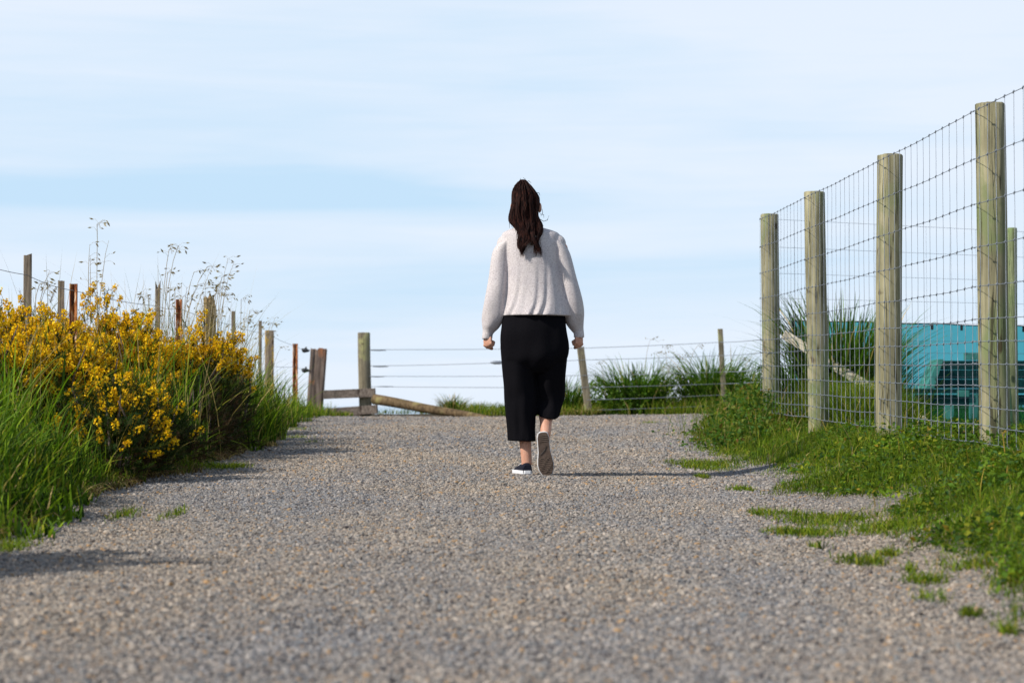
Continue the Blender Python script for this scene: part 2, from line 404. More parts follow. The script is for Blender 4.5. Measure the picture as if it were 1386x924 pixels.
def scatter_stones():
    P = []; SC = []
    def zone(y0, y1, n, s0, s1, x0=None, x1=None):
        y = rng.uniform(y0, y1, n)
        u = rng.uniform(0, 1, n)
        a = XL(y) - .25; b_ = XR(y) + .30
        if x0 is not None: a = np.maximum(a, x0(y)); b_ = np.minimum(b_, x1(y))
        x = a + (b_ - a) * u
        fl = np.minimum(x - (XL(y) - .12 + .08 * wob(x, y, 4)), XR(y) + .14 + .1 * wob(x, y, 4, 3) - x)
        keep = rng.uniform(0, 1, n) < np.clip(.35 + fl * 3, 0.05, 1)
        x, y = x[keep], y[keep]
        s = s0 * np.exp(rng.normal(0, .33, len(x))); s = np.clip(s, s0 * .45, s1)
        P.append(np.stack([x, y, G(x, y) + .002 + s * rng.uniform(-.15, .32, len(x))], -1)); SC.append(s)
    lx = lambda y: -.30 * y - .5; rx = lambda y: .30 * y + .5
    zone(3.0, 6.5, 120000, .0050, .014, lx, rx)
    zone(6.5, 10, 125000, .0054, .014, lx, rx)
    zone(10, 14, 105000, .0070, .016)
    zone(14, 24.8, 160000, .0090, .018)
    return np.concatenate(P), np.concatenate(SC)
P, SCL = scatter_stones()
me = bpy.data.meshes.new('gravel_stones'); me.vertices.add(len(P)); me.vertices.foreach_set('co', P.astype(np.float32).ravel())
a = me.attributes.new('siz', 'FLOAT', 'POINT'); a.data.foreach_set('value', SCL.astype(np.float32))
a = me.attributes.new('rot', 'FLOAT_VECTOR', 'POINT')
rot = np.stack([rng.normal(0, .35, len(P)), rng.normal(0, .35, len(P)), rng.uniform(0, 6.28, len(P))], -1); a.data.foreach_set('vector', rot.astype(np.float32).ravel())
me.update()
gs = obj('gravel_stones', me); tag(gs, 'loose grey, bluish and tan gravel stones lying all over the track', 'gravel', kind='stuff')
ng = bpy.data.node_groups.new('scatter', 'GeometryNodeTree')
ng.interface.new_socket('Geometry', in_out='INPUT', socket_type='NodeSocketGeometry'); ng.interface.new_socket('Geometry', in_out='OUTPUT', socket_type='NodeSocketGeometry')
gi = ng.nodes.new('NodeGroupInput'); go = ng.nodes.new('NodeGroupOutput')
ip = ng.nodes.new('GeometryNodeInstanceOnPoints'); ci = ng.nodes.new('GeometryNodeCollectionInfo'); ci.inputs[0].default_value = pcol
ci.inputs['Separate Children'].default_value = True; ci.inputs['Reset Children'].default_value = True
m2p = ng.nodes.new('GeometryNodeMeshToPoints')
na = ng.nodes.new('GeometryNodeInputNamedAttribute'); na.data_type = 'FLOAT'; na.inputs['Name'].default_value = 'siz'
nr = ng.nodes.new('GeometryNodeInputNamedAttribute'); nr.data_type = 'FLOAT_VECTOR'; nr.inputs['Name'].default_value = 'rot'
e2r = ng.nodes.new('FunctionNodeEulerToRotation')
ng.links.new(gi.outputs[0], m2p.inputs[0]); ng.links.new(m2p.outputs[0], ip.inputs['Points']); ng.links.new(ci.outputs[0], ip.inputs['Instance'])
ip.inputs['Pick Instance'].default_value = True
ng.links.new(nr.outputs[0], e2r.inputs[0]); ng.links.new(e2r.outputs[0], ip.inputs['Rotation']); ng.links.new(na.outputs[0], ip.inputs['Scale'])
ng.links.new(ip.outputs[0], go.inputs[0])
gm = gs.modifiers.new('scatter', 'NODES'); gm.node_group = ng

# ------------------------------------------------------------------ grass and leaves
def pal(n, cols, weights, var=.18):
    c = np.array(cols)[rng.choice(len(cols), n, p=np.array(weights) / np.sum(weights))]
    return np.clip(c * (1 + rng.normal(0, var, (n, 1))), .003, 1)
GREENS = [(.055, .105, .008), (.095, .160, .010), (.15, .21, .014), (.03, .062, .008), (.21, .215, .022)]
STRAW = (.36, .27, .12); BROWN = (.16, .10, .05)

def blades(base, h, wd, az, bend, col, seg=4, droop=0.0, tipz=0.0):
    """ribbons that rise from base and arch over towards az"""
    n = len(base); base = np.asarray(base); T = np.linspace(0, 1, seg + 1)
    d = np.stack([np.cos(az), np.sin(az), np.zeros(n)], -1)
    fa = az + math.pi / 2 + rng.normal(0, .6, n)
    sdv = np.stack([np.cos(fa), np.sin(fa), np.zeros(n)], -1)
    V = np.zeros((n, 2 * seg + 1, 3)); twist = rng.normal(0, .4, n)
    for k, tt in enumerate(T):
        ang = bend * (tt ** 1.2)
        up = h * (tt * np.cos(bend * .55 * tt)) ; outw = h * tt * np.sin(bend * .62 * tt)
        up = up - droop * h * tt ** 3
        c = base + d * outw[:, None]; c[:, 2] += up
        wk = wd * (1 - tt) ** .7 * (0.7 + .6 * tt)
        if k < seg:
            V[:, 2 * k] = c - sdv * wk[:, None] * .5; V[:, 2 * k + 1] = c + sdv * wk[:, None] * .5
        else: V[:, 2 * seg] = c
    o = (np.arange(n) * (2 * seg + 1))[:, None]
    q = np.concatenate([o + np.array([[2 * k, 2 * k + 1, 2 * k + 3, 2 * k + 2]]) for k in range(seg - 1)], 0) if seg > 1 else None
    tr = o + np.array([[2 * seg - 2, 2 * seg - 1, 2 * seg]])
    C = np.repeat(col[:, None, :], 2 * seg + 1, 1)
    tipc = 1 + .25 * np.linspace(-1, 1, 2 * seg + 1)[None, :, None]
    return V.reshape(-1, 3), q, tr, (C * tipc).reshape(-1, 3)

class Soup:
    def __init__(s): s.V = []; s.Q = []; s.T = []; s.C = []; s.n = 0
    def add(s, V, Q, T, C):
        if Q is not None and len(Q): s.Q.append(np.asarray(Q) + s.n)
        if T is not None and len(T): s.T.append(np.asarray(T) + s.n)
        s.V.append(np.asarray(V)); s.C.append(np.asarray(C)); s.n += len(V)
    def build(s, name, mt, parent=None, origin=None):
        V = np.concatenate(s.V)
        if origin is not None: V = V - np.array(origin)
        me = np_mesh(name, V, np.concatenate(s.Q) if s.Q else None, np.concatenate(s.T) if s.T else None, np.concatenate(s.C))
        return obj(name, me, mt, parent)

def leaves(base, size, col, up=.6, fold=.25):
    """small broad leaves as folded pairs of quads"""
    n = len(base); nrm = rng.normal(0, 1, (n, 3)) * (1 - up); nrm[:, 2] = np.abs(nrm[:, 2]) + up; nrm /= np.linalg.norm(nrm, axis=1)[:, None]
    a = rng.normal(0, 1, (n, 3)); u = np.cross(nrm, a); u /= np.linalg.norm(u, axis=1)[:, None]; v = np.cross(nrm, u)
    s = size[:, None]
    P0 = base - u * s; P1 = base + u * s; P2 = base + v * s * .62 + nrm * s * fold + u * s * .1; P3 = base - v * s * .62 + nrm * s * fold + u * s * .1
    V = np.stack([P0, P3, P1, P2], 1).reshape(-1, 3); o = (np.arange(n) * 4)[:, None]
    T = np.concatenate([o + np.array([[0, 1, 2]]), o + np.array([[0, 2, 3]])])
    return V, None, T, np.repeat(col[:, None, :], 4, 1).reshape(-1, 3)

def clumpy(n, x0, x1, y0, y1, f=3.0, seed=0.0, thr=-.1):
    x = rng.uniform(x0, x1, n); y = rng.uniform(y0, y1, n)
    k = wob(x, y, f, seed) + rng.uniform(-.5, .5, n) > thr
    return x[k], y[k]

# --- right verge: short turf climbing the bank, running out onto the gravel in tongues
def turf():
    s = Soup()
    def lay(n, y0, y1, x_out, hh, hs, wd, seg):
        x = rng.uniform(.75, x_out, n); y = rng.uniform(y0, y1, n)
        e = x - XR(y) - .10 - .22 * wob(x * .0, y, 2.3, 1) - .12 * wob(x * 1.5, y, 6.0, 2)
        dens = np.clip(e * 4.0 + .1, 0, 1)
        # tongues and islands of grass out on the gravel
        for (px, py, wx, wy) in ((1165, 752, 34, 7), (1250, 777, 26, 7), (1090, 716, 55, 6), (1110, 697, 60, 8), (1262, 800, 22, 5), (1310, 820, 14, 4), (1372, 790, 22, 6),
                                 (1040, 690, 26, 4), (960, 625, 40, 7), (1000, 612, 40, 8), (910, 622, 10, 3), (1000, 660, 16, 2), (975, 598, 30, 5), (1205, 712, 60, 8), (1362, 842, 12, 3), (950, 640, 10, 2)):
            Yg = (CAMH + 0.0) * FPX / (py - 497.0); Xg = (px - 693) * Yg / FPX
            rx = wx * Yg / FPX; ry = max(wy * Yg * Yg / (CAMH * FPX), .05)
            q = ((x - Xg) / rx) ** 2 + ((y - Yg) / ry) ** 2
            dens = np.maximum(dens, np.clip(1.4 - q, 0, 1) * (.85 + .5 * wob(x, y, 17, px)))
        k = rng.uniform(0, 1, n) < dens
        x, y, e = x[k], y[k], e[k]; m_ = len(x)
        hv = hh * (0.55 + .45 * sm(e / .5)) * (1 + .45 * wob(x, y, 3.7, 5)) * np.exp(rng.normal(0, hs, m_))
        hv = np.where(e < 0, rng.uniform(.018, .055, m_), hv)
        patch = .5 + .5 * wob(x, y, 2.4, 9) + .3 * wob(x, y, 7, 2)
        c = pal(m_, GREENS + [STRAW], [2, 4, 3, 1.2, 1.4, .35], .22) * (0.75 + .5 * patch)[:, None]
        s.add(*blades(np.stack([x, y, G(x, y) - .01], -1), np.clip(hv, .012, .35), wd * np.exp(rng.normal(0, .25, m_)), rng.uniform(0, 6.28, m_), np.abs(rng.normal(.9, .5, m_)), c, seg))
    lay(90000, 4.6, 8, 3.6, .065, .30, .0042, 3)
    lay(110000, 8, 12.5, 4.2, .065, .30, .0046, 3)
    lay(60000, 12.5, 18, 4.6, .075, .35, .006, 3)
    lay(26000, 18, 25, 5.0, .09, .35, .009, 3)
    for (px, py, wx, wy) in ((1165, 752, 36, 6), (1200, 745, 20, 4), (1250, 777, 30, 5), (1090, 716, 60, 4), (1120, 697, 70, 6), (1050, 690, 36, 3), (1262, 800, 26, 4), (1310, 820, 14, 3), (1372, 792, 26, 5), (950, 625, 46, 5), (1000, 612, 40, 6), (1005, 660, 20, 2),
                             (975, 598, 34, 4), (1205, 712, 66, 7), (1360, 842, 16, 2), (950, 640, 10, 2), (1325, 770, 40, 5), (1100, 735, 18, 2), (1230, 765, 12, 2)):
        Yg = CAMH * FPX / (py - 497.0); Xg = (px - 693) * Yg / FPX; ax = wx * Yg / FPX; ay = max(wy * Yg * Yg / (CAMH * FPX), .05); m_ = int(5200 * 3.1 * ax * ay) + 90
        x = Xg + ax * rng.normal(0, .45, m_); y = Yg + ay * rng.normal(0, .45, m_); k = wob(x, y, 14, px) + rng.uniform(-.5, .5, m_) > -.25; x, y = x[k], y[k]; m_ = len(x)
        c = pal(m_, GREENS + [STRAW], [1, 3, 4, .8, 3, .4], .22)
        s.add(*blades(np.stack([x, y, G(x, y)], -1), rng.uniform(.015, .05, m_), rng.uniform(.004, .008, m_), rng.uniform(0, 6.28, m_), np.abs(rng.normal(1.3, .5, m_)), c, 3))
    o = s.build('verge_grass', M['leaf']); tag(o, 'short bright green turf on the bank under the mesh fence', 'grass', kind='stuff')
turf()

def weeds():
    s = Soup()
    n = 60000
    x = rng.uniform(1.3, 4.4, n); y = rng.uniform(5.5, 19, n)
    e = x - XR(y) - .22 - .2 * wob(x * 0, y, 2.3, 1)
    k = (e > 0) & (wob(x, y, 2.6, 3) + .5 * wob(x, y, 7, 1) + rng.uniform(-.4, .4, n) > -.02)
    x, y, e = x[k], y[k], e[k]; m_ = len(x)
    z = G(x, y) + (.02 + .085 * sm(e / .8)) * rng.uniform(.3, 1.15, m_)
    c = pal(m_, [(.06, .125, .012), (.10, .17, .014), (.045, .10, .022), (.16, .20, .02)], [3, 3, 2, 1.5], .2)
    s.add(*leaves(np.stack([x, y, z], -1), rng.uniform(.009, .021, m_), c, .55))
    n = 26000; x = rng.uniform(1.2, 3.2, n); y = rng.uniform(4.8, 11.5, n); e = x - XR(y) - .16 - .2 * wob(x * 0, y, 2.3, 1)
    k = (e > 0) & (wob(x, y, 3.3, 12) + .6 * wob(x, y, 8, 4) + rng.uniform(-.3, .3, n) > .1); x, y, e = x[k], y[k], e[k]; m_ = len(x)
    z = G(x, y) + (.03 + .09 * sm(e / .6)) * rng.uniform(.4, 1.25, m_)
    c = pal(m_, [(.07, .14, .014), (.12, .20, .016), (.05, .105, .03), (.22, .24, .02), (.30, .21, .03)], [3, 3, 2, 1.5, .25], .22) * (1 + .35 * wob(x, y, 5, 3))[:, None]
    s.add(*leaves(np.stack([x, y, z], -1), rng.uniform(.007, .019, m_) , c, .45))
    # hump of weeds at the corner strainer post and along the bottom wire
    for (cx, cy, rx, ry, hh, nn) in ((1.95, 16.6, .35, 1.3, .34, 3000), (2.15, 17.6, .5, 1.0, .42, 2200), (1.75, 15.4, .3, .8, .20, 1700), (2.5, 10.6, .3, .9, .11, 1500), (2.6, 8.6, .35, 1.1, .12, 1800), (2.3, 12.9, .3, .7, .08, 900)):
        u = rng.normal(0, .5, (nn, 3)); xx = cx + u[:, 0] * rx; yy = cy + u[:, 1] * ry
        r2 = np.clip(1 - ((xx - cx) / rx) ** 2 * .5 - ((yy - cy) / ry) ** 2 * .5, .1, 1)
        zz = G(xx, yy) + hh * r2 * rng.uniform(.1, 1.0, nn) * (1 + .25 * wob(xx, yy, 9, 2))
        c = pal(nn, [(.045, .11, .02), (.08, .155, .025), (.15, .18, .03), (.20, .13, .04)], [3, 3, 2, .5], .2)
        s.add(*leaves(np.stack([xx, yy, zz], -1), rng.uniform(.010, .026, nn), c, .35))
        nb = nn // 4; bx = cx + rng.normal(0, .5, nb) * rx; by = cy + rng.normal(0, .5, nb) * ry
        c = pal(nb, GREENS + [STRAW], [2, 3, 3, 1, 2, 1], .2)
        s.add(*blades(np.stack([bx, by, G(bx, by)], -1), hh * rng.uniform(.5, 1.25, nb), np.full(nb, .006), rng.uniform(0, 6.28, nb), np.abs(rng.normal(.8, .4, nb)), c, 4))
    o = s.build('verge_weeds', M['leaf']); tag(o, 'clover and small leafy weeds growing through the turf below the mesh fence', 'weeds', kind='stuff')
weeds()

def rough_blades():
    """longer arching blades, green and yellowing, at the foot of the mesh fence"""
    s = Soup(); n = 7000
    x = rng.uniform(1.4, 3.6, n); y = rng.uniform(5.0, 16, n); k = (wob(x, y, 3.1, 7) > -.15) & (x > XR(y) + .35 + rng.uniform(-.15, .5, n))
    x, y = x[k], y[k]; m_ = len(x)
    c = pal(m_, GREENS + [STRAW, (.34, .24, .05)], [2, 3, 3, 1, 2, 1, .8], .2)
    s.add(*blades(np.stack([x, y, G(x, y)], -1), rng.uniform(.07, .22, m_), rng.uniform(.004, .010, m_), rng.uniform(0, 6.28, m_), np.abs(rng.normal(1.2, .5, m_)), c, 5))
    o = s.build('rough_grass', M['leaf']); tag(o, 'longer arching grass blades, some yellow, at the foot of the mesh fence', 'grass', kind='stuff')
rough_blades()

# --- left side
def left_grass():
    s = Soup()
    def clump(cx, cy, r, n, h, wd, bend=.9, straw=.5, az0=None, spread=3.1):
        a = rng.uniform(0, 6.28, n); rr = r * np.sqrt(rng.uniform(0, 1, n)); x = cx + rr * np.cos(a); y = cy + rr * np.sin(a)
        az = (a + rng.normal(0, .7, n)) if az0 is None else az0 + rng.normal(0, spread, n)
        az = rng.uniform(0, 6.28, n)
        c = pal(n, [(.05, .105, .008), (.09, .165, .010), (.15, .225, .014), (.022, .05, .008), (.23, .235, .025), STRAW], [2.4, 4, 3, 1.6, 1.6, straw], .3)
        n_ = n; az = az + rng.normal(0, .9, n)
        hv = np.minimum(h * .80 * np.exp(rng.normal(-.12, .38, n)), h * 1.15)
        bend = bend - .05; hv = hv * np.where(y > 12.5, 1.12, np.clip(.34 + (XL(y) - x) * 1.6, .28, 1.05))
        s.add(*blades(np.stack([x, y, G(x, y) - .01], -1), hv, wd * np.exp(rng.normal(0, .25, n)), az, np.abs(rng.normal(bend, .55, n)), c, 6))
    # lush foreground tussocks by the frame edge
    for (px, py, Y, r, n, h) in ((10, 0, 7.2, .28, 420, .42), (35, 0, 8.0, .34, 700, .58), (80, 0, 8.8, .26, 520, .54), (0, 0, 8.7, .35, 650, .62), (60, 0, 9.6, .35, 600, .62),
                                 (110, 0, 9.6, .22, 380, .48), (20, 0, 10.6, .35, 500, .66), (135, 0, 10.2, .18, 260, .36), (-40, 0, 7.8, .4, 500, .6), (12, 0, 6.95, .13, 120, .18), (60, 0, 7.7, .2, 260, .24), (105, 0, 8.7, .15, 160, .26)):
        clump((px - 693) * Y / FPX - .10, Y, r, int(n * .72), h * .84, .015)
    # grass pushing up among the gorse
    for (px, Y, r, n, h) in ((185, 11.6, .25, 260, .58), (215, 11.9, .25, 320, .62), (240, 12.4, .2, 260, .60), (200, 12.6, .3, 250, .72), (160, 11.0, .25, 140, .5), (90, 11.6, .3, 120, .72), (255, 13.1, .2, 160, .5), (50, 12.2, .4, 160, .75), (120, 10.5, .2, 130, .5), (165, 10.6, .15, 90, .42), (205, 11.2, .15, 120, .45)):
        clump((px - 693) * Y / FPX, Y, r, int(n * .6), h, .011, .6, 1.4)
    for (px, Y, r, n, h) in ((212, 15.0, .22, 150, 1.0), (240, 15.2, .22, 170, .95), (268, 15.5, .25, 200, 1.0), (290, 15.8, .22, 220, 1.0), (312, 16.4, .2, 120, .85), (170, 14.6, .3, 90, 1.0), (60, 13.0, .3, 90, .95)):
        X_ = (px - 693) * Y / FPX; x = X_ + rng.normal(0, r * .5, n); y = Y + rng.normal(0, r * .5, n)
        c = pal(n, [STRAW, (.26, .20, .10), (.14, .17, .04), (.46, .37, .2)], [3, 3, 1.5, 1.5], .2)
        s.add(*blades(np.stack([x, y, G(x, y)], -1), h * np.exp(rng.normal(-.15, .2, n)), rng.uniform(.004, .009, n), rng.uniform(0, 6.28, n), np.abs(rng.normal(.6, .4, n)), c, 6))
    # along the fence towards the gate
    for (px, Y, r, n, h) in ((305, 14.8, .22, 380, .56), (325, 15.4, .28, 460, .60), (345, 16.6, .26, 420, .52), (310, 16.6, .3, 420, .72), (338, 18.2, .35, 420, .62), (352, 17.9, .2, 320, .42), (290, 15.2, .25, 300, .55), (362, 20.0, .3, 380, .40), (345, 20.6, .4, 380, .55),
                             (380, 22.0, .35, 420, .28), (395, 23.6, .35, 420, .24), (372, 23.6, .4, 320, .40), (412, 25.0, .4, 420, .18), (330, 14.3, .15, 160, .22), (345, 15.6, .15, 200, .26)):
        clump((px - 693) * Y / FPX, Y, r, int(n * .8), h * .95, .012, .9, 1.3)
    # low fringe where the bank meets the gravel
    n = 26000; y = rng.uniform(5.6, 24.5, n); x = XL(y) - .05 - np.abs(rng.normal(0, .28, n)) + .1 * wob(y * 0, y, 3, 6)
    k = wob(x, y, 3.3, 8) + rng.uniform(-.35, .35, n) > -.05; x, y = x[k], y[k]; m_ = len(x)
    c = pal(m_, GREENS + [STRAW, BROWN], [2, 3, 3, 1, 2, 1.3, 1.2], .2)
    s.add(*blades(np.stack([x, y, G(x, y) - .005], -1), rng.uniform(.03, .11, m_), np.full(m_, .006), rng.uniform(0, 6.28, m_), np.abs(rng.normal(1.1, .5, m_)), c, 3))
    # little islands on the gravel
    for (px, py, wx, n) in ((285, 634, 34, 900), (320, 634, 20, 300), (172, 697, 13, 160), (243, 695, 9, 90), (222, 700, 6, 40), (400, 592, 20, 200), (420, 600, 14, 100), (880, 574, 14, 160), (395, 583, 26, 250), (20, 742, 26, 300)):
        Y0 = CAMH * FPX / (py - 497.); X0 = (px - 693) * Y0 / FPX; x = X0 + rng.normal(0, wx * Y0 / FPX * .5, n); y = Y0 + rng.normal(0, .12, n)
        c = pal(n, GREENS, [1, 3, 4, .5, 3], .2)
        s.add(*blades(np.stack([x, y, G(x, y)], -1), rng.uniform(.012, .05, n), np.full(n, .005), rng.uniform(0, 6.28, n), np.abs(rng.normal(1.0, .5, n)), c, 3))
    n = 190; px_ = rng.uniform(0, 300, n); Yd = 10.6 + px_ / 110 + rng.uniform(-.6, 1.2, n); x = (px_ - 693) * Yd / FPX
    c = pal(n, [STRAW, (.25, .19, .10), (.12, .17, .03)], [3, 2, 2], .2)
    s.add(*blades(np.stack([x, Yd, G(x, Yd)], -1), rng.uniform(.40, .95, n), rng.uniform(.004, .009, n), rng.uniform(0, 6.28, n), np.abs(rng.normal(.9, .5, n)), c, 6))
    n = 9000; y = rng.uniform(5.8, 18, n); x = XL(y) - .02 - np.abs(rng.normal(0, .22, n)) + .10 * wob(y * 0, y, 3, 6)
    c = pal(n, [STRAW, BROWN, (.09, .055, .03), (.24, .18, .09)], [2, 3, 3, 2], .25)
    s.add(*blades(np.stack([x, y, G(x, y) + .004], -1), rng.uniform(.03, .12, n), rng.uniform(.004, .012, n), rng.uniform(0, 6.28, n), rng.uniform(2.2, 3.0, n), c, 3))
    o = s.build('bank_grass', M['leaf']); tag(o, 'lush long grass on the left bank, around and between the gorse', 'grass', kind='stuff')
left_grass()

def far_verge():
    s = Soup(); n = 34000
    x = rng.uniform(-6.5, 6.5, n); y = rng.uniform(24.5, 28.2, n)
    gap = (x > -2.1) & (x < -1.2)
    k = (wob(x, y, 2.1, 2) + rng.uniform(-.6, .6, n) > -.3) & ~(gap & (rng.uniform(0, 1, n) < .8) & (y > 25.4)); x, y = x[k], y[k]; m_ = len(x)
    k = ~((x > -2.0) & (x < -.1) & (y < 25.75 - (x + 1.9) * .35)); x, y = x[k], y[k]; m_ = len(x)
    hh = interp(x, [(-6, .16), (-2.8, .11), (-2.2, .07), (-1.2, .08), (-.8, .15), (-.3, .14), (.5, .18), (1.5, .20), (3, .22), (6, .25)])
    c = pal(m_, GREENS + [STRAW, (.22, .20, .04)], [2, 3, 3, 1, 2, .9, .8], .2)
    s.add(*blades(np.stack([x, y, G(x, y)], -1), hh * rng.uniform(.4, 1.25, m_), np.full(m_, .011), rng.uniform(0, 6.28, m_), np.abs(rng.normal(.9, .4, m_)), c, 3))
    n = 13000; x = rng.uniform(.6, 4.6, n); y = rng.uniform(25.0, 27.0, n)
    hh = .36 * (1 + .75 * wob(x, y, 3, 4)) * sm((x - .5) / .7)
    z = G(x, y) + hh * rng.uniform(0, 1, n); c = pal(n, [(.06, .13, .015), (.10, .18, .02), (.16, .22, .03), (.04, .08, .012)], [3, 3, 2, 2], .2)
    s.add(*leaves(np.stack([x, y, z], -1), rng.uniform(.015, .032, n), c, .3))
    o = s.build('cliff_edge_grass', M['leaf']); tag(o, 'strip of grass and low weeds along the cliff edge behind the far wire fence', 'grass', kind='stuff')
far_verge()

def tussock(px, Y, label, h, r, n, name='grass_tussock', group='tussocks growing along the far wire fence', wd=.014, straw=.4, dark=False, cat='plant', bend=1.0):
    X0 = (px - 693) * Y / FPX; z0 = float(G(X0, Y)); s = Soup()
    a = rng.uniform(0, 6.28, n); rr = r * np.sqrt(rng.uniform(0, 1, n)); x = X0 + rr * np.cos(a); y = Y + rr * np.sin(a)
    base = [(.045, .11, .012), (.075, .16, .016), (.13, .21, .025), (.03, .07, .012), STRAW]
    wts = [3, 4, 2, 3 if dark else 1.5, straw]
    hv = h * np.exp(rng.normal(0, .22, n)); hv = np.clip(hv, 0, h * 1.35)
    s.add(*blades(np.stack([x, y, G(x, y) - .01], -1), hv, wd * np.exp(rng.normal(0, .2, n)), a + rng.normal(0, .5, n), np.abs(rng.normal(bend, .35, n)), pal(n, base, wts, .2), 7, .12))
    o = s.build(name, M['leaf'], origin=(X0, Y, z0)); o.location = (X0, Y, z0)
    tag(o, label, cat, group, 'stuff' if False else None)
    return o
tussock(862, 25.6, 'wide arching green grass tussock midway between the two far fence stakes', .70, .34, 560, wd=.020)
tussock(962, 25.4, 'tall spiky green tussock just left of the thin upright far fence stake', .78, .32, 480, wd=.020)
tussock(1003, 25.3, 'green tussock just right of the thin upright far fence stake', .64, .30, 420, wd=.018)
tussock(764, 25.6, 'green tussock beside the leaning fence stake, partly hidden by the walker', .55, .22, 360)
tussock(612, 26.0, 'small brown dry tussock standing above the fallen log', .26, .14, 220, straw=6)
tussock(782, 24.9, 'flattened brown dead tussock at the foot of the leaning fence stake', .16, .26, 500, straw=14, bend=1.8)
tussock(1140, 16.85, 'tall dark reedy clump between the second and third round posts of the mesh fence', 1.0, .34, 900, name='reed_clump', group=None, wd=.022, dark=True, bend=.55, straw=.8)
tussock(1078, 16.8, 'smaller dark strappy clump beside the pale diagonal brace', .72, .09, 130, name='reed_clump', group=None, wd=.018, dark=True, bend=.9)
tussock(1175, 16.9, 'dark reedy clump just left of the third round post of the mesh fence', .80, .22, 500, name='reed_clump', group=None, wd=.020, dark=True, bend=.6)
tussock(1235, 17.0, 'thin reeds in front of the teal netting, right of the third round post', .55, .12, 60, name='reed_clump', group=None, wd=.011, dark=True, bend=.7)

def enclosure_grass():
    s = Soup(); n = 9000
    x = rng.uniform(2.35, 3.05, n); y = rng.uniform(14.2, 16.6, n)
    e = (x - 2.3)
    c = pal(n, GREENS + [STRAW], [3, 4, 3, 2, 2, .6], .2)
    hh = .30 * interp(x, [(2.3, 1), (2.45, 1.3), (2.8, 1.5), (3.05, .6)])
    s.add(*blades(np.stack([x, y, G(x, y)], -1), hh * rng.uniform(.5, 1.2, n), np.full(n, .008), rng.uniform(0, 6.28, n), np.abs(rng.normal(.8, .4, n)), c, 4))
    n = 14000; x = rng.uniform(2.3, 8, n); y = rng.uniform(17.5, 26, n)
    c = pal(n, GREENS + [STRAW], [3, 4, 3, 2, 1, .4], .2)
    s.add(*blades(np.stack([x, y, G(x, y)], -1), rng.uniform(.04, .12, n), np.full(n, .012), rng.uniform(0, 6.28, n), np.abs(rng.normal(.8, .4, n)), c, 3))
    n = 26000; x = rng.uniform(3.2, 9.5, n); y = rng.uniform(4.5, 18.5, n); k = (x < 3.9) | (y < 15.5) ; k &= ~((x < 4.6) & (y > 15)); x, y = x[k], y[k]; n = len(x)
    c = pal(n, GREENS + [STRAW], [3, 4, 3, 2, 1, .6], .2)
    s.add(*blades(np.stack([x, y, G(x, y)], -1), rng.uniform(.03, .10, n), np.full(n, .010), rng.uniform(0, 6.28, n), np.abs(rng.normal(.9, .4, n)), c, 3))
    o = s.build('enclosure_grass', M['leaf']); tag(o, 'knee high grass inside the fenced corner behind the mesh fence', 'grass', kind='stuff')
enclosure_grass()

# ------------------------------------------------------------------ gorse
def shoot_template(seed, spines=40, flowers=19):
    r = np.random.default_rng(seed)
    n = spines; t_ = r.uniform(.05, 1, n); a = r.uniform(0, 6.28, n)
    d = np.stack([np.cos(a), np.sin(a), np.full(n, .7)], -1); base = np.stack([np.zeros(n), np.zeros(n), t_], -1)
    L = r.uniform(.12, .26, n) * (1.15 - .6 * t_); sd_ = np.stack([-np.sin(a), np.cos(a), np.zeros(n)], -1)
    V = np.stack([base - sd_ * .016, base + sd_ * .016, base + d * L[:, None]], 1).reshape(-1, 3)
    # the shoot axis
    ax = np.array([[-.02, 0, 0], [.02, 0, 0], [0, .0, 1.08], [0, -.02, 0], [0, .02, 0], [0, 0, 1.08]]); V = np.concatenate([V, ax])
    m_ = flowers; ft = np.clip(r.beta(3.5, 1.2, m_), .1, 1); fa = r.uniform(0, 6.28, m_)
    od = np.stack([np.cos(fa), np.sin(fa), r.uniform(.1, .9, m_)], -1); od /= np.linalg.norm(od, axis=1)[:, None]
    c = np.stack([np.cos(fa) * .07, np.sin(fa) * .07, ft], -1)
    FV = []
    for k in range(m_):
        o = od[k]; u = np.cross(o, [0, 0, 1.0]); u /= np.linalg.norm(u); v = np.cross(o, u)
        for ph in (0, 2.1, 4.2):
            ph += r.uniform(-.4, .4); pd = u * math.cos(ph) + v * math.sin(ph); q = np.cross(pd, o); sz = r.uniform(.055, .088)
            FV += [c[k] - q * sz * .25, c[k] + (o * .9 + pd * .5 - q * .6) * sz, c[k] + (o * 1.3 + pd * 1.1) * sz, c[k] + (o * .9 + pd * .5 + q * .6) * sz]
    return V, np.array(FV)
TPL = [shoot_template(i + 20) for i in range(6)]

def frames(dirs):
    d = dirs / np.linalg.norm(dirs, axis=1)[:, None]; a = rng.normal(0, 1, d.shape); u = np.cross(d, a); u /= np.linalg.norm(u, axis=1)[:, None]; v = np.cross(d, u)
    return np.stack([u, v, d], -1)          # columns

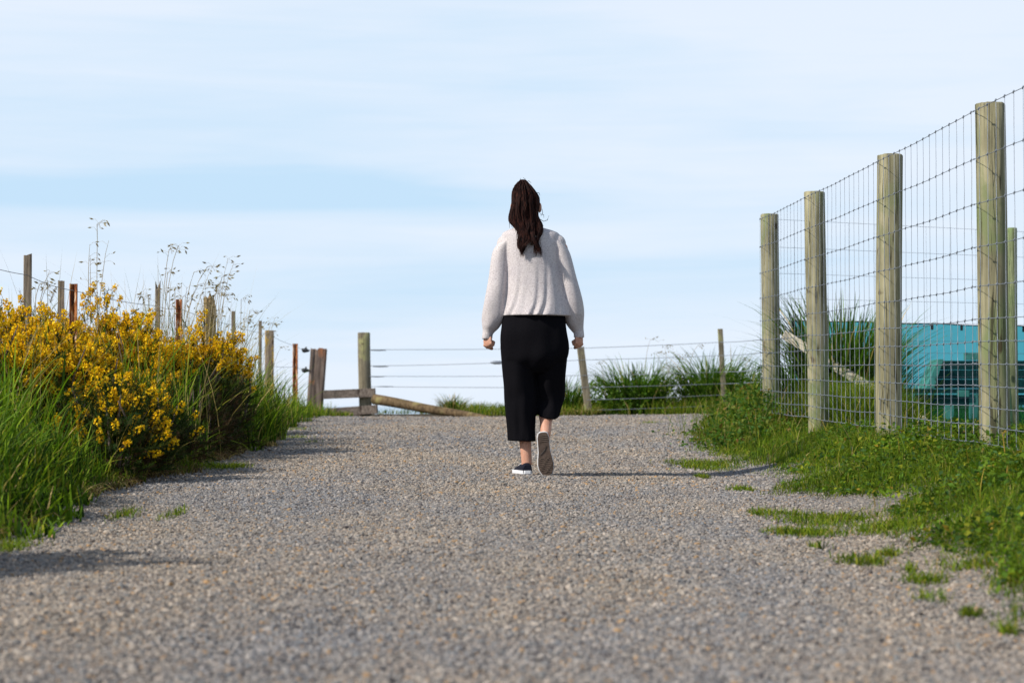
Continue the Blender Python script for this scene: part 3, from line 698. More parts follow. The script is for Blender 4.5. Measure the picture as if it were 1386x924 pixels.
def gorse(px, Y, label, rx, ry, h, nsh, bloom=.75, low_bare=.15, name='gorse_bush', lean=(0, 0), group='gorse bushes along the left bank', X0=None, dead=False):
    if X0 is None: X0 = (px - 693) * Y / FPX
    z0 = float(G(X0, Y)); root = empty(name, (X0, Y, z0)); tag(root, label, 'gorse' if not dead else 'shrub', group)
    n = int(nsh * (1.8 if not dead else 1))
    a = rng.uniform(0, 6.28, n); el = np.arcsin(rng.uniform(-.05, 1, n)); sh = rng.uniform(0, 1, n) ** .35
    dirv = np.stack([np.cos(a) * np.cos(el), np.sin(a) * np.cos(el), np.sin(el)], -1)
    lob = 1 + .20 * np.sin(a * 3 + px) * np.cos(el * 2.3) + .15 * np.sin(a * 5 + 2 * el + px * .3) + .10 * np.sin(el * 9 + a * 2 + px)
    rad = lob * (.50 + .48 * sh) + .05 * np.sin(a * 9 + el * 7 + px) * np.sin(el * 13 + px)
    P = dirv * rad[:, None] * np.array([rx * .95, ry * .95, h * .72]); P[:, 0] += lean[0] * (P[:, 2] / h); P[:, 1] += lean[1] * (P[:, 2] / h)
    P[:, 2] += .03
    zf = P[:, 2] / h
    D = dirv * 1.1 + rng.normal(0, .5, (n, 3)) + np.array([0, 0, .35])
    Fm = frames(D); L = rng.uniform(.075, .135, n) * (1 + .8 * (rng.uniform(0, 1, n) > .985))
    tid = rng.integers(0, len(TPL), n)
    pf_ = sm((wob(P[:, 0] * 1.0 + X0, P[:, 2] * 1.6 + P[:, 1], 8.0, px) + .78 + .5 * zf) / .6)
    has_f = rng.uniform(0, 1, n) < bloom * .98 * (.06 + .94 * pf_) * sm((zf - low_bare) / .35) * sm((rad / lob - .5) / .3)
    bare = rng.uniform(0, 1, n) < .55 * (1 - sm((zf - low_bare * .5) / .35))
    fol = Soup(); flo = Soup()
    for k in range(len(TPL)):
        sv, fv = TPL[k]; idx = np.where(tid == k)[0]
        if not len(idx): continue
        W = np.einsum('nij,mj->nmi', Fm[idx], sv) * L[idx][:, None, None] + P[idx][:, None, :]
        ns = len(sv); T = (np.arange(len(idx)) * ns)[:, None, None] + np.arange(ns).reshape(-1, 3)[None]
        gc = pal(len(idx), [(.022, .045, .010), (.04, .065, .014), (.06, .08, .018), (.09, .07, .03)], [3, 3, 1.5, 1.0], .2)
        br = pal(len(idx), [(.07, .04, .022), (.12, .07, .04)], [2, 1], .2)
        gc = np.where((bare[idx] | dead)[:, None], br if not dead else br * 1.4, gc)
        fol.add(W.reshape(-1, 3), None, T.reshape(-1, 3), np.repeat(gc[:, None], ns, 1).reshape(-1, 3))
        idf = idx[has_f[idx]]
        if len(idf) and not dead:
            W = np.einsum('nij,mj->nmi', Fm[idf], fv) * np.maximum(L[idf], .12)[:, None, None] + P[idf][:, None, :]
            nf = len(fv); Q = (np.arange(len(idf)) * nf)[:, None, None] + np.arange(nf).reshape(-1, 4)[None]
            yc = pal(len(idf) * (nf // 4), [(.84, .53, .008), (.90, .63, .014), (.66, .36, .008), (.34, .17, .015)], [4, 4, 2, .8], .12)
            flo.add(W.reshape(-1, 3), Q.reshape(-1, 4), None, np.repeat(yc[:, None], 4, 1).reshape(-1, 3))
    f = fol.build('foliage', M['leaf'], root); tag(f, kind='stuff')
    if flo.V: g_ = flo.build('blossom', M['petal'], root); tag(g_, kind='stuff')
    st = MB(); rr = random.Random(int(px) + 5)
    for k in range(16):
        aa = rr.uniform(0, 6.28); e = Vector((math.cos(aa) * rx * rr.uniform(.4, .85) + lean[0] * .6, math.sin(aa) * ry * rr.uniform(.4, .85), h * rr.uniform(.45, .9)))
        b0 = Vector((math.cos(aa) * .08 * rr.random(), math.sin(aa) * .08, -.03)); mid = b0.lerp(e, .5) + Vector((rr.uniform(-.05, .05), rr.uniform(-.05, .05), -.05))
        st.tube([b0, b0.lerp(mid, .5) + Vector((0, 0, .03)), mid, mid.lerp(e, .5) + Vector((rr.uniform(-.04, .04), rr.uniform(-.04, .04), .02)), e], [.014, .012, .009, .006, .003], 5)
    o = st.build('stem', M['gate_post'], root, True); tag(o, kind='stuff')
    return root
gorse(18, 13.9, 'gorse bush at the far left, behind the tallest wooden fence stake', .55, .5, .84, 900)
gorse(74, 14.3, 'gorse bush between the tall wooden stake and the rusty steel stake', .45, .45, .82, 750)
gorse(138, 13.7, 'tallest gorse bush, thick with yellow bloom, just right of the rusty steel stake', .42, .45, .90, 1000, .9)
gorse(182, 13.4, 'blooming gorse bush sloping down right of the tallest one', .38, .4, .80, 750, .85)
gorse(262, 13.9, 'gorse bush leaning right over the track with blossom only on its crown', .34, .36, .84, 760, .85, .42, lean=(.10, 0))
gorse(303, 14.3, 'small outermost gorse bush reaching toward the grass on its right', .20, .25, .72, 260, .75, .45, lean=(.08, 0))
gorse(25, 11.8, 'lower gorse bush in front, rising out of long grass at the left edge', .44, .37, .74, 700, .85, .1)
gorse(92, 11.3, 'lower gorse bush in front, below the rusty steel stake', .38, .34, .64, 720, .34, .10)
gorse(150, 10.7, 'dark low gorse bush nearest the gravel with scattered yellow flowers', .32, .30, .50, 620, .17, .04)
gorse(195, 11.5, 'brown based low gorse bush beside the gravel with few flowers', .32, .28, .44, 480, .13, .3)
gorse(258, 13.0, 'dark brown twiggy gorse bush at the shaded edge of the gravel', .24, .26, .50, 420, .10, .7)
gorse(-120, 5.65, 'gorse bush just outside the left edge that throws its shadow on the gravel', .42, .5, 1.0, 1000, .7, X0=-2.42)
gorse(-60, 11.0, 'gorse bush beyond the left edge of the long grass', .45, .45, .8, 500, .7)
gorse(35, 15.2, 'grey leafless dead bush behind the tall wooden stake', .45, .35, 1.04, 260, 0, name='dead_bush', group=None, dead=True)

# ------------------------------------------------------------------ seed-head grasses
def seed_grass(label, stems, name='seeding_grass', group='dry seeding grasses on the left bank', Xc=None):
    Xm = sum(s_[0] for s_ in stems) / len(stems); Ym = stems[0][3]; X0 = (Xm - 693) * Ym / FPX; z0 = float(G(X0, Ym))
    root = empty(name, (X0, Ym, z0)); tag(root, label, 'grass', group); O = Vector((X0, Ym, z0))
    st = MB(); hd = Soup(); rr = random.Random(int(Xm))
    for (bx, tx, ty, Y, droop) in stems:
        top = at(tx, ty, Y); bX = (bx - 693) * Y / FPX; b0 = Vector((bX, Y, float(G(bX, Y))))
        pts = []
        H = top - b0
        for k in range(9):
            u_ = k / 8; p = b0 + Vector((H.x * u_ ** 2, rr.uniform(-.01, .01), H.z * (1 - (1 - u_) ** 1.25 * 1.0) if True else 0))
            pts.append(p - O)
        if droop > 0: pts += [pts[-1] + Vector((droop * .6, 0, .01)), pts[-1] + Vector((droop * 1.1, 0, -.03 * 1))]
        st.tube(pts, [.0022] * (len(pts) - 2) + [.0016, .001], 4)
        # spikelets hang from the top third
        ns = rr.randint(5, 9)
        for q in range(ns):
            u_ = rr.uniform(.72, 1.0); i0 = min(int(u_ * (len(pts) - 1)), len(pts) - 2); p = pts[i0].lerp(pts[i0 + 1], u_ * (len(pts) - 1) - i0)
            side = rr.choice((-1, 1, 1)); off = Vector((side * rr.uniform(.01, .07), rr.uniform(-.03, .03), rr.uniform(-.01, .03)))
            st.tube([p, p + off * .6 + Vector((0, 0, .012)), p + off], .0008, 3)
            dv = Vector((side * rr.uniform(.2, 1), rr.uniform(-.3, .3), rr.uniform(-.9, .5))).normalized(); L = rr.uniform(.022, .042); wv_ = dv.cross(Vector((0, 1, 0))).normalized() * L * .17
            a0 = p + off; c_ = np.array([rr.choice(((.30, .24, .15), (.20, .15, .09), (.42, .36, .25)))])
            for nrmv in (wv_, Vector((0, 1, 0)) * L * .17):
                V_ = np.array([a0, a0 + dv * L * .45 + nrmv, a0 + dv * L, a0 + dv * L * .45 - nrmv]); hd.add(V_, [[0, 1, 2, 3]], None, np.repeat(c_, 4, 0))
    o = st.build('stem', M['straw'], root); tag(o, kind='stuff')
    o = hd.build('seed_head', M['leaf'], root); tag(o, kind='stuff')
m, t, b = mat('dry_straw', .8); M['straw'] = m; b.inputs['Base Color'].default_value = (.34, .29, .20, 1)
seed_grass('two very tall thin seeding stalks rising above the yellow gorse crown', [(118, 120, 330, 13.6, 0), (131, 130, 303, 13.5, .02), (128, 146, 325, 13.5, .0), (122, 121, 345, 13.8, 0)])
seed_grass('tuft of seeding stalks beside the tall leftmost wooden stake', [(40, 66, 366, 12.8, 0), (42, 60, 392, 12.8, .03), (38, 52, 385, 12.9, .02)])
seed_grass('tall seeding grasses left of the short rusted stake', [(215, 228, 338, 14.4, .02), (214, 240, 334, 14.5, .01), (220, 226, 368, 14.3, .04), (205, 200, 400, 14.4, .02), (225, 231, 380, 14.3, 0), (210, 190, 395, 14.6, 0), (208, 206, 420, 14.2, .03)])
seed_grass('arching seeding grasses hanging over the short rusted stake', [(235, 280, 361, 14.6, .05), (240, 262, 368, 14.6, .08), (238, 268, 385, 14.5, .06), (245, 252, 388, 14.4, -.0), (236, 236, 390, 14.5, .03), (243, 246, 402, 14.4, .04)])
seed_grass('dense seeding grasses around the split straw covered post', [(285, 293, 385, 15.4, .03), (282, 300, 375, 15.2, .02), (290, 308, 350, 15.4, 0), (288, 316, 355, 15.4, 0), (292, 297, 392, 15.3, .05), (278, 290, 398, 15.2, .05), (295, 303, 402, 15.4, .03), (285, 270, 400, 15.1, .05), (280, 272, 415, 15.3, .04), (298, 292, 420, 15.4, .03)])
seed_grass('drooping seed stalks right of the narrow batten', [(325, 326, 405, 16.5, .03), (330, 338, 420, 16.6, .04), (328, 345, 440, 16.8, .04), (333, 330, 432, 16.4, .03), (340, 352, 455, 17.5, .03), (322, 318, 440, 16.2, .03)])
seed_grass('fine seeding stalks near the lichen spotted post', [(352, 366, 438, 20.5, .02), (356, 372, 430, 20.6, .0), (362, 380, 470, 20.8, .05)])
seed_grass('pale feathery seed stalks between the far tussocks', [(905, 900, 470, 25.4, .1), (900, 912, 480, 25.5, .08), (915, 920, 485, 25.4, .06), (908, 905, 495, 25.3, .08), (912, 925, 490, 25.4, .05), (903, 888, 478, 25.4, .05), (918, 932, 480, 25.5, .06), (925, 944, 468, 25.5, .03), (870, 880, 460, 25.6, .1), (820, 812, 490, 25.5, .03), (990, 1000, 485, 25.3, .08)], group=None)

# ------------------------------------------------------------------ posts
def round_post(name, foot, top, r, mt, parent, O, sides=28, jag=.0, taper=.97, seed=0, cham=.006):
    """a slightly crooked round timber post from foot to top"""
    rr = random.Random(seed); mb = MB(); foot = Vector(foot) - O; top = Vector(top) - O; L = (top - foot).length; rings = []
    nz_ = 22
    ph = rr.uniform(0, 6)
    for k in range(nz_ + 1):
        u_ = k / nz_; c = foot.lerp(top, u_) + Vector((math.sin(u_ * 3 + ph), math.cos(u_ * 2.3 + ph), 0)) * .006
        ring = []
        for q in range(sides):
            a_ = 2 * math.pi * q / sides
            rad = r * (1 - (1 - taper) * u_) * (1 + .022 * math.sin(3 * a_ + ph + u_ * .8) + .014 * math.sin(7 * a_ + ph * 2 + u_ * 1.3) + .008 * math.sin(13 * a_ + u_ * 4))
            crack = min(abs((a_ - (ph + .35 * math.sin(u_ * 4)) + math.pi) % (2 * math.pi) - math.pi), 1)
            if crack < .13: rad -= r * .06 * (1 - crack / .13)
            if k == nz_: rad -= cham
            z_ = 0
            if k >= nz_ - 0: z_ = (jag * (rr.random() - .5))
            ring.append(c + Vector((math.cos(a_) * rad, math.sin(a_) * rad, z_ + (0 if k < nz_ else 0))))
        rings.append(ring)
    k0 = rings[-1]; cc = sum(k0, Vector()) / sides
    rings.insert(-1, [p + (p - cc).normalized() * cham * .0 - Vector((0, 0, cham)) + (p - cc).normalized() * cham for p in k0])
    del rings[-3]
    mb.rings(rings, True)
    return mb.build(name, mt, parent, True)

def square_post(name, foot, top, wx, wy, mt, parent, O, seed=0, jag=0.0, rot=0.0, sub=8):
    rr = random.Random(seed); mb = MB(); foot = Vector(foot) - O; top = Vector(top) - O; rings = []; nz_ = 14; cyc = sub
    Rz = Matrix.Rotation(rot, 3, 'Z')
    prof = []
    for s_ in range(4):
        for k in range(cyc):
            u_ = k / cyc
            p = [(-1 + 2 * u_, -1), (1, -1 + 2 * u_), (1 - 2 * u_, 1), (-1, 1 - 2 * u_)][s_]
            prof.append(Vector((p[0] * wx / 2, p[1] * wy / 2, 0)))
    gro = [rr.random() for _ in prof]; off = [rr.uniform(-1, 1) for _ in prof]
    for k in range(nz_ + 1):
        u_ = k / nz_; c = foot.lerp(top, u_)
        ring = []
        for i, p in enumerate(prof):
            cor = .93 if i % cyc == 0 else 1.0
            g_ = 1 - (.10 if gro[i] > .72 and jag > 0 else .025) * gro[i] * (1 + .5 * math.sin(u_ * 7 + i))
            z_ = jag * off[i] if k == nz_ else 0
            ring.append(c + Rz @ (p * cor * g_) + Vector((0, 0, z_)))
        rings.append(ring)
    mb.rings(rings, False)
    n0 = len(prof); ctr = foot.lerp(top, .985); last = (len(rings) - 1) * n0
    mb.v.append(tuple(ctr)); ci_ = mb.n; mb.n += 1
    for i in range(n0): mb.f.append((last + i, last + (i + 1) % n0, ci_))
    return mb.build(name, mt, parent, False)

# ---- right mesh fence
Ysp = [16.7, 14.6, 12.06, 9.65, 7.25]
def fx(y): return float(np.interp(y, [7.25, 9.65, 12.06, 14.6, 16.7], [2.375, 2.323, 2.29, 2.225, 2.165]))
FO = Vector((fx(12.06), 12.06, float(G(fx(12.06), 12.06))))
fence = empty('mesh_fence', FO); tag(fence, 'tall galvanised stock mesh fence on stout round posts along the right of the track', 'fence')
for i, y in enumerate(Ysp):
    x = fx(y); g_ = float(G(x, y))
    topz = CAMH + S * y + [1.283, 1.285, 1.288, 1.28, 1.285][i]
    tilt = [.0, .012, -.01, .022, .0][i]
    o = round_post('post', (x + tilt, y, g_ - .15), (x - tilt * .2, y, topz), [.076, .077, .079, .074, .077][i], M['round_post'], fence, FO, seed=i + 3, jag=.006)
rows = [1.243, 1.009, .789, .579, .389, .232, .125, .018, -.086, -.186, -.275, -.36]
def sag(y):     # between posts the wire dips a little
    ys_ = sorted(Ysp); k = 0
    for a_, b_ in zip(ys_[:-1], ys_[1:]):
        if a_ <= y <= b_: u_ = (y - a_) / (b_ - a_); return 4 * u_ * (1 - u_)
    return 0
def fpt(y, h_, r_i=0):
    return Vector((fx(y) - .083, y, CAMH + S * y + h_ - .008 * sag(y) + .0015 * math.sin(y * 5 + r_i)))
ycut = np.arange(7.25, 16.74, .1525)
for ri, h_ in enumerate(rows):
    mb = MB(); pts = []
    for y in np.arange(7.25, 16.72, .1525 / 2):
        pts.append(fpt(float(y), h_, ri) - FO)
    mb.tube(pts, .0017 if 0 < ri < 11 else .002, 4); mb.build('line_wire', M['wire'], fence)
kn = MB(); rr = random.Random(5)
for y in ycut:
    y = float(y); ph = rr.uniform(0, 6); am_ = rr.uniform(.002, .007); mb = MB(); pts = []
    hs = []
    for a_, b_ in zip(rows[:-1], rows[1:]):
        hs += [a_, a_ + (b_ - a_) / 3, a_ + 2 * (b_ - a_) / 3]
    hs.append(rows[-1])
    for q, h_ in enumerate(hs):
        p = fpt(y, h_); p.y += am_ * math.sin(h_ * 9 + ph) if q % 3 else 0; pts.append(p - FO)
    mb.tube(pts, .00135, 4); mb.build('stay_wire', M['wire'], fence)
    for ri, h_ in enumerate(rows):
        p = fpt(y, h_, ri) - FO; kn.tube([p + Vector((0, -.006, .006)), p + Vector((-.003, 0, 0)), p + Vector((0, .006, -.006))], .0036, 5)
o = kn.build('wire_knot', M['wire'], fence); tag(o, kind='stuff')
# staples on the posts
sp = MB()
for y in Ysp:
    for h_ in rows:
        p = Vector((fx(y) - .081, y, CAMH + S * y + h_)) - FO; sp.box(p, .006, .022, .006)
o = sp.build('staple', M['wire'], fence); tag(o, kind='stuff')

# ---- the return fence behind, running away to the right from the corner post
B0 = Vector((2.25, 16.75)); B1 = Vector((4.575, 18.2)); B2 = Vector((7.6, 20.08))
def bpt(u_, h_):        # u_: 0 at the corner, 1 at the visible post
    p = B0 + (B1 - B0) * u_; return Vector((p.x, p.y, CAMH + S * p.y + h_))
BO = bpt(1, -.61)
back = empty('return_fence', BO); tag(back, 'lighter mesh fence running right behind the tall one, with a slim green stained post', 'fence')
for u_, r_ in ((1.0, .045), (2.15, .07)):
    p = bpt(u_, 0); g_ = float(G(p.x, p.y)); round_post('post', (p.x, p.y, g_ - .15), (p.x, p.y, CAMH + S * p.y + 1.275), r_, M['green_post'], back, BO, seed=31 + int(u_ * 3))
for h_ in rows:
    mb = MB(); mb.tube([bpt(u_, h_ - .0) - BO for u_ in np.linspace(0, 2.15, 12)], .0014, 4); mb.build('line_wire', M['wire'], back)
for u_ in np.arange(.06, 2.15, .11):
    mb = MB(); mb.tube([bpt(float(u_), rows[0]) - BO, bpt(float(u_), rows[5]) + Vector((.004, 0, 0)) - BO, bpt(float(u_), rows[-1]) - BO], .0011, 4); mb.build('stay_wire', M['wire'], back)
# diagonal brace of the corner post
mb = MB(); a_ = at(1061, 452, 16.62); b_ = at(1266, 580, 16.3)
dirb = (b_ - a_).normalized(); upb = Vector((0, 0, 1)); sideb = dirb.cross(upb).normalized(); vb = sideb.cross(dirb)
Mx = Matrix((dirb, sideb, vb)).transposed()
mb.box((0, 0, 0), (b_ - a_).length, .075, .078, Mx)
o = mb.build('diagonal_brace', M['sawn'], None, bevel=.01); o.location = (a_ + b_) / 2
tag(o, 'pale sawn timber brace sloping from the corner post down to the ground', 'brace')

# ---- teal netting tied to the return fence
NO = bpt(1, -.61) + Vector((0, .03, 0))
net = empty('shade_net', NO); tag(net, 'waist high teal shade netting stretched along the return fence', 'netting')
nu, nv = 70, 12; V = []
for i in range(nu + 1):
    u_ = .06 + 2.05 * i / nu
    topd = -.012 * abs(math.sin(u_ * 9.5)) - .02 * u_
    for j in range(nv + 1):
        v_ = j / nv; p = bpt(u_, 0); zb = float(G(p.x, p.y)) + .01; zt = CAMH + S * p.y + .405 + topd
        V.append((p.x + .0, p.y + .035 + .012 * math.sin(u_ * 23 + v_ * 3) * (1 - v_), zb * (1 - v_) + zt * v_))
Q = [(i * (nv + 1) + j, (i + 1) * (nv + 1) + j, (i + 1) * (nv + 1) + j + 1, i * (nv + 1) + j + 1) for i in range(nu) for j in range(nv)]
obj('net_panel', np_mesh('net_panel', np.array(V) - np.array(NO), Q, smooth=True), M['net'], net)
for px in (1074, 1175, 1262, 1302, 1386, 1440):
    dx = (px - 693) / FPX   # ray meets the fence line
    u_ = (dx * B0.y - B0.x) / ((B1.x - B0.x) - dx * (B1.y - B0.y))
    mb = MB(); p = bpt(u_, .37 - .02 * u_) - NO; mb.box(p + Vector((0, .0, 0)), .022, .02, .05); mb.build('clip', M['black'], net, bevel=.003)
mb = MB(); mb.tube([bpt(float(u_), .405 - .012 * abs(math.sin(u_ * 9.5)) - .02 * u_) + Vector((0, .035, 0)) - NO for u_ in np.linspace(.06, 2.11, 60)], .005, 5); mb.build('hem_cord', M['black'], net)

# ---- bench behind the netting
bz = float(G(4.5, 19.6)); BE = Vector((4.55, 19.6, bz)); bench = empty('bench', BE); tag(bench, 'dark timber bench with sloping ends seen through the teal netting', 'bench')
def bb(px, py, Y): return at(px, py, Y) - BE
def bbox(name, x0, x1, y0, y1, Y0, Y1, mt=M['bench'], bev=.006):
    a_ = at(x0, y1, Y0); b2 = at(x1, y0, Y0); mb = MB()
    mb.box(((a_.x + b2.x) / 2 - BE.x, (Y0 + Y1) / 2 - BE.y, (a_.z + b2.z) / 2 - BE.z), abs(b2.x - a_.x), abs(Y1 - Y0), abs(b2.z - a_.z)); return mb.build(name, mt, bench, bevel=bev)
for k in range(3): bbox('back_slat', 1266 - k * -0 - [-4, 1, 6][k] * 1, 1425, 488 + k * 12.6, 500.2 + k * 12.6, 19.75 - k * .03, 19.79 - k * .03)
mb = MB(); e0, e1 = bb(1273, 486, 19.5), bb(1257, 526, 19.5)
mb.rings([[e0 + Vector((-.02, 0, 0)), e0 + Vector((.03, 0, 0)), e0 + Vector((.03, .4, 0)), e0 + Vector((-.02, .4, 0))], [e1 + Vector((-.03, 0, 0)), e1 + Vector((.05, 0, 0)), e1 + Vector((.05, .45, 0)), e1 + Vector((-.03, .45, 0))]][::-1])
mb.build('end_panel', M['sawn'], bench)
bbox('head_block', 1306, 1330, 477, 487, 19.74, 19.80, M['sawn'])
for k in range(3): bbox('seat_board', 1222, 1425, 526 - 0, 532, 19.20 + k * .14, 19.32 + k * .14)
bbox('apron', 1240, 1425, 534, 548, 19.26, 19.31)
bbox('leg', 1279, 1291, 548, 580, 19.25, 19.33, M['sawn']); bbox('leg', 1312, 1324, 533, 580, 19.21, 19.25, M['sawn']); bbox('leg', 1410, 1422, 533, 580, 19.21, 19.25, M['sawn'])
bbox('cross_rail', 1296, 1312, 528, 537, 19.17, 19.195, M['sawn'])

# rubble at the foot of the net
for k, (px, py, Y, s_) in enumerate(((1275, 576, 16.7, .09), (1292, 574, 16.8, .10), (1315, 574, 16.8, .085), (1304, 579, 16.4, .07), (1284, 581, 16.3, .06), (1383, 573, 16.6, .06))):
    p = at(px, py, Y); p.z = float(G(p.x, p.y)) + s_ * .3; bm = bmesh.new(); bmesh.ops.create_icosphere(bm, subdivisions=2, radius=s_)
    for v in bm.verts:
        v.co *= 1 + .35 * mnoise.noise(v.co * 9 + Vector((k * 7, 0, 0))); v.co.z *= .7; v.co.x *= 1.25
    me = bpy.data.meshes.new('rock'); bm.to_mesh(me); bm.free(); o = obj('rock', me, M['rubble']); o.location = p; o.rotation_euler = (0, 0, k)
    tag(o, ['pinkish rock leftmost at the foot of the teal netting', 'largest pinkish rock below the bench', 'angular rock beside the fourth round post', 'small rock in front of the rubble below the bench', 'smallest flat rock half buried in the grass below the bench', 'pale stone right of the slim green post'][k], 'rock', 'rocks at the foot of the netting')

# ------------------------------------------------------------------ left fence (one post-and-wire fence up to the gate post)
def lp(px, Y): X_ = (px - 693) * Y / FPX; return X_, float(G(X_, Y))
LO = Vector((-3.0, 19.0, float(G(-3.0, 19.0)))); lf = empty('post_and_wire_fence', LO); tag(lf, 'old post and wire fence of battens and rusty stakes running behind the gorse', 'fence')
def stake(name, px, pt, Y, w, mt, lean=0, d=None, label=None, jag=.0, rot=.2, seed=1):
    X_, g_ = lp(px, Y); top = at(px, pt, Y); top.x += lean
    o = square_post(name, (X_, Y, g_ - .12), top, w, d or w * .8, mt, lf, LO, seed, jag, rot, 3)
    if label: o['label'] = label
    return o
stake('wooden_stake', 36.5, 345, 13.0, .054, M['batten'], seed=2, jag=.01)
stake('wooden_stake', 82, 380, 13.9, .045, M['batten'], seed=3, jag=.006)
stake('wooden_stake', 213, 386, 16.0, .042, M['batten'], seed=4, jag=.05)
stake('wooden_stake', 315.5, 421, 20.3, .042, M['batten'], seed=5)
stake('wooden_stake', 352, 434, 21.8, .036, M['batten'], seed=6)
stake('wooden_post', 364.5, 447, 22.4, .10, M['lichen'], seed=7, label='wooden post with yellow lichen spots', d=.08)
def ystake(px, pt, Y, w, label):
    """a steel stake with a Y shaped section"""
    X_, g_ = lp(px, Y); top = at(px, pt, Y) - LO; foot = Vector((X_, Y, g_ - .1)) - LO; mb = MB()
    for a_ in (-.5, 1.6, 3.9):
        d_ = Vector((math.cos(a_), math.sin(a_), 0)); n_ = Vector((-d_.y, d_.x, 0)) * w * .08
        r0 = [foot - n_, foot + d_ * w * .58 - n_, foot + d_ * w * .58 + n_, foot + n_]; mb.rings([r0, [p + (top - foot) for p in r0]])
    o = mb.build('steel_stake', M['rust'], lf); o['label'] = label
ystake(99, 384, 13.3, .052, 'rusty steel stake standing in the gorse')
ystake(242, 405, 15.0, .048, 'short rusted steel stake among seeding grass')
ystake(399.5, 465, 24.2, .062, 'thin rusty steel stake near the gate post')
o = None
X_, g_ = lp(283, 16.2)
square_post('split_post', (X_, 16.2, g_ - .1), at(284, 408, 16.2), .095, .08, M['split'], lf, LO, 9, .09, .5, 3)['label'] = 'frayed split wooden post'
X_, g_ = lp(428, 26.1)
o = square_post('gate_post', (X_ - .03, 26.1, g_ - .1), at(431.5, 473, 26.1), .215, .19, M['gate_post'], lf, LO, 11, .02, .12, 8); o['label'] = 'thick grey weathered gate post with a cracked jagged top'
def wire(name, pts, parent, O, r=.0022, n=10, sagd=.015, mt=None):
    mb = MB(); P_ = []
    for (a_, b_) in zip(pts[:-1], pts[1:]):
        for k in range(n):
            u_ = k / n; p = a_.lerp(b_, u_); p.z -= sagd * 4 * u_ * (1 - u_); P_.append(p - O)
    P_.append(pts[-1] - O); mb.tube(P_, r, 4); return mb.build(name, mt or M['wire'], parent)
wire('wire', [at(-60, 345, 11.6), at(36, 372, 12.97), at(99, 393, 13.27), at(213, 414, 15.95), at(242, 417, 14.97), at(315, 440, 20.25), at(364, 452, 22.35), at(399, 468, 24.15), at(420, 474, 26.0)], lf, LO)
wire('wire', [at(-60, 440, 11.6), at(36, 445, 12.97), at(99, 450, 13.27), at(213, 460, 15.95), at(315, 478, 20.25), at(364, 494, 22.35), at(399, 496, 24.15), at(420, 501, 26.0)], lf, LO)
for (px, py) in ((413.5, 474), (413.5, 501)):
    mb = MB(); p = at(px, py, 26.0) - LO; mb.tube([p + Vector((-.05, 0, .02)), p + Vector((-.03, 0, 0)), p + Vector((0, 0, 0)), p + Vector((.05, 0, -.005))], [.008, .028, .03, .012], 8); mb.tube([p + Vector((-.02, 0, -.03)), p + Vector((.01, 0, .045))], .012, 6); mb.build('wire_strainer', M['black'], lf, True)

# ------------------------------------------------------------------ far fence
SO = Vector((.5, 25.5, float(G(.5, 25.5)))); ff = empty('far_wire_fence', SO); tag(ff, 'plain wire fence across the end of the track at the cliff edge', 'fence')
p = at(493, 450, 26.0); X_, g_ = lp(495, 26.0); round_post('round_post', (X_, 26.0, g_ - .15), p, .083, M['old_post'], ff, SO, seed=41, jag=.004)['label'] = 'stout round grey post beside the low boards'
X_, g_ = lp(797.5, 24.9); square_post('wooden_stake', (X_ + .01, 24.9, g_ - .1), at(785.5, 469, 24.9), .088, .07, M['old_post'], ff, SO, 12, .006, .15, 3)['label'] = 'wooden stake leaning left'
X_, g_ = lp(981.5, 24.9); square_post('wooden_stake', (X_, 24.9, g_ - .1), at(975, 445, 24.9), .062, .05, M['old_post'], ff, SO, 13, .003, .1, 3)['label'] = 'thin upright wooden stake'
R1 = [(501, 473, 25.95), (786, 471, 24.85), (976, 463, 24.85), (1036, 459, 16.9)]
R2 = [(501, 495, 25.95), (672, 491, 25.4), (788, 487, 24.85), (977, 481, 24.85), (1036, 477, 16.9)]
R3 = [(501, 509, 25.95), (790, 508, 24.85), (978, 503, 24.85), (1036, 500, 16.9)]
R4 = [(501, 523, 25.95), (792, 524, 24.85), (979, 519, 24.85), (1036, 516, 16.9)]
R5 = [(794, 541, 24.85), (980, 534, 24.85), (1036, 532, 16.9)]
R6 = [(796, 555, 24.85), (981, 548, 24.85), (1036, 546, 16.9)]
for rw in (R1, R2, R3, R4, R5, R6): wire('wire', [at(*q) for q in rw], ff, SO, r=.0032, sagd=.006)
for (px, py) in ((512, 474), (515, 496), (510, 509.5), (522, 523)):
    mb = MB(); p = at(px, py, 25.9) - SO; mb.tube([p + Vector((-.1, 0, .0)), p, p + Vector((.1, 0, 0))], [.005, .009, .005], 5); mb.build('wire_splice', M['wire'], ff)
mb = MB(); p = at(672, 490.5, 25.4) - SO; mb.tube([p + Vector((-.08, 0, 0)), p + Vector((-.03, 0, 0)), p + Vector((.05, 0, 0)), p + Vector((.08, 0, 0))], [.008, .022, .022, .008], 8); mb.build('wire_strainer', M['wire'], ff, True)

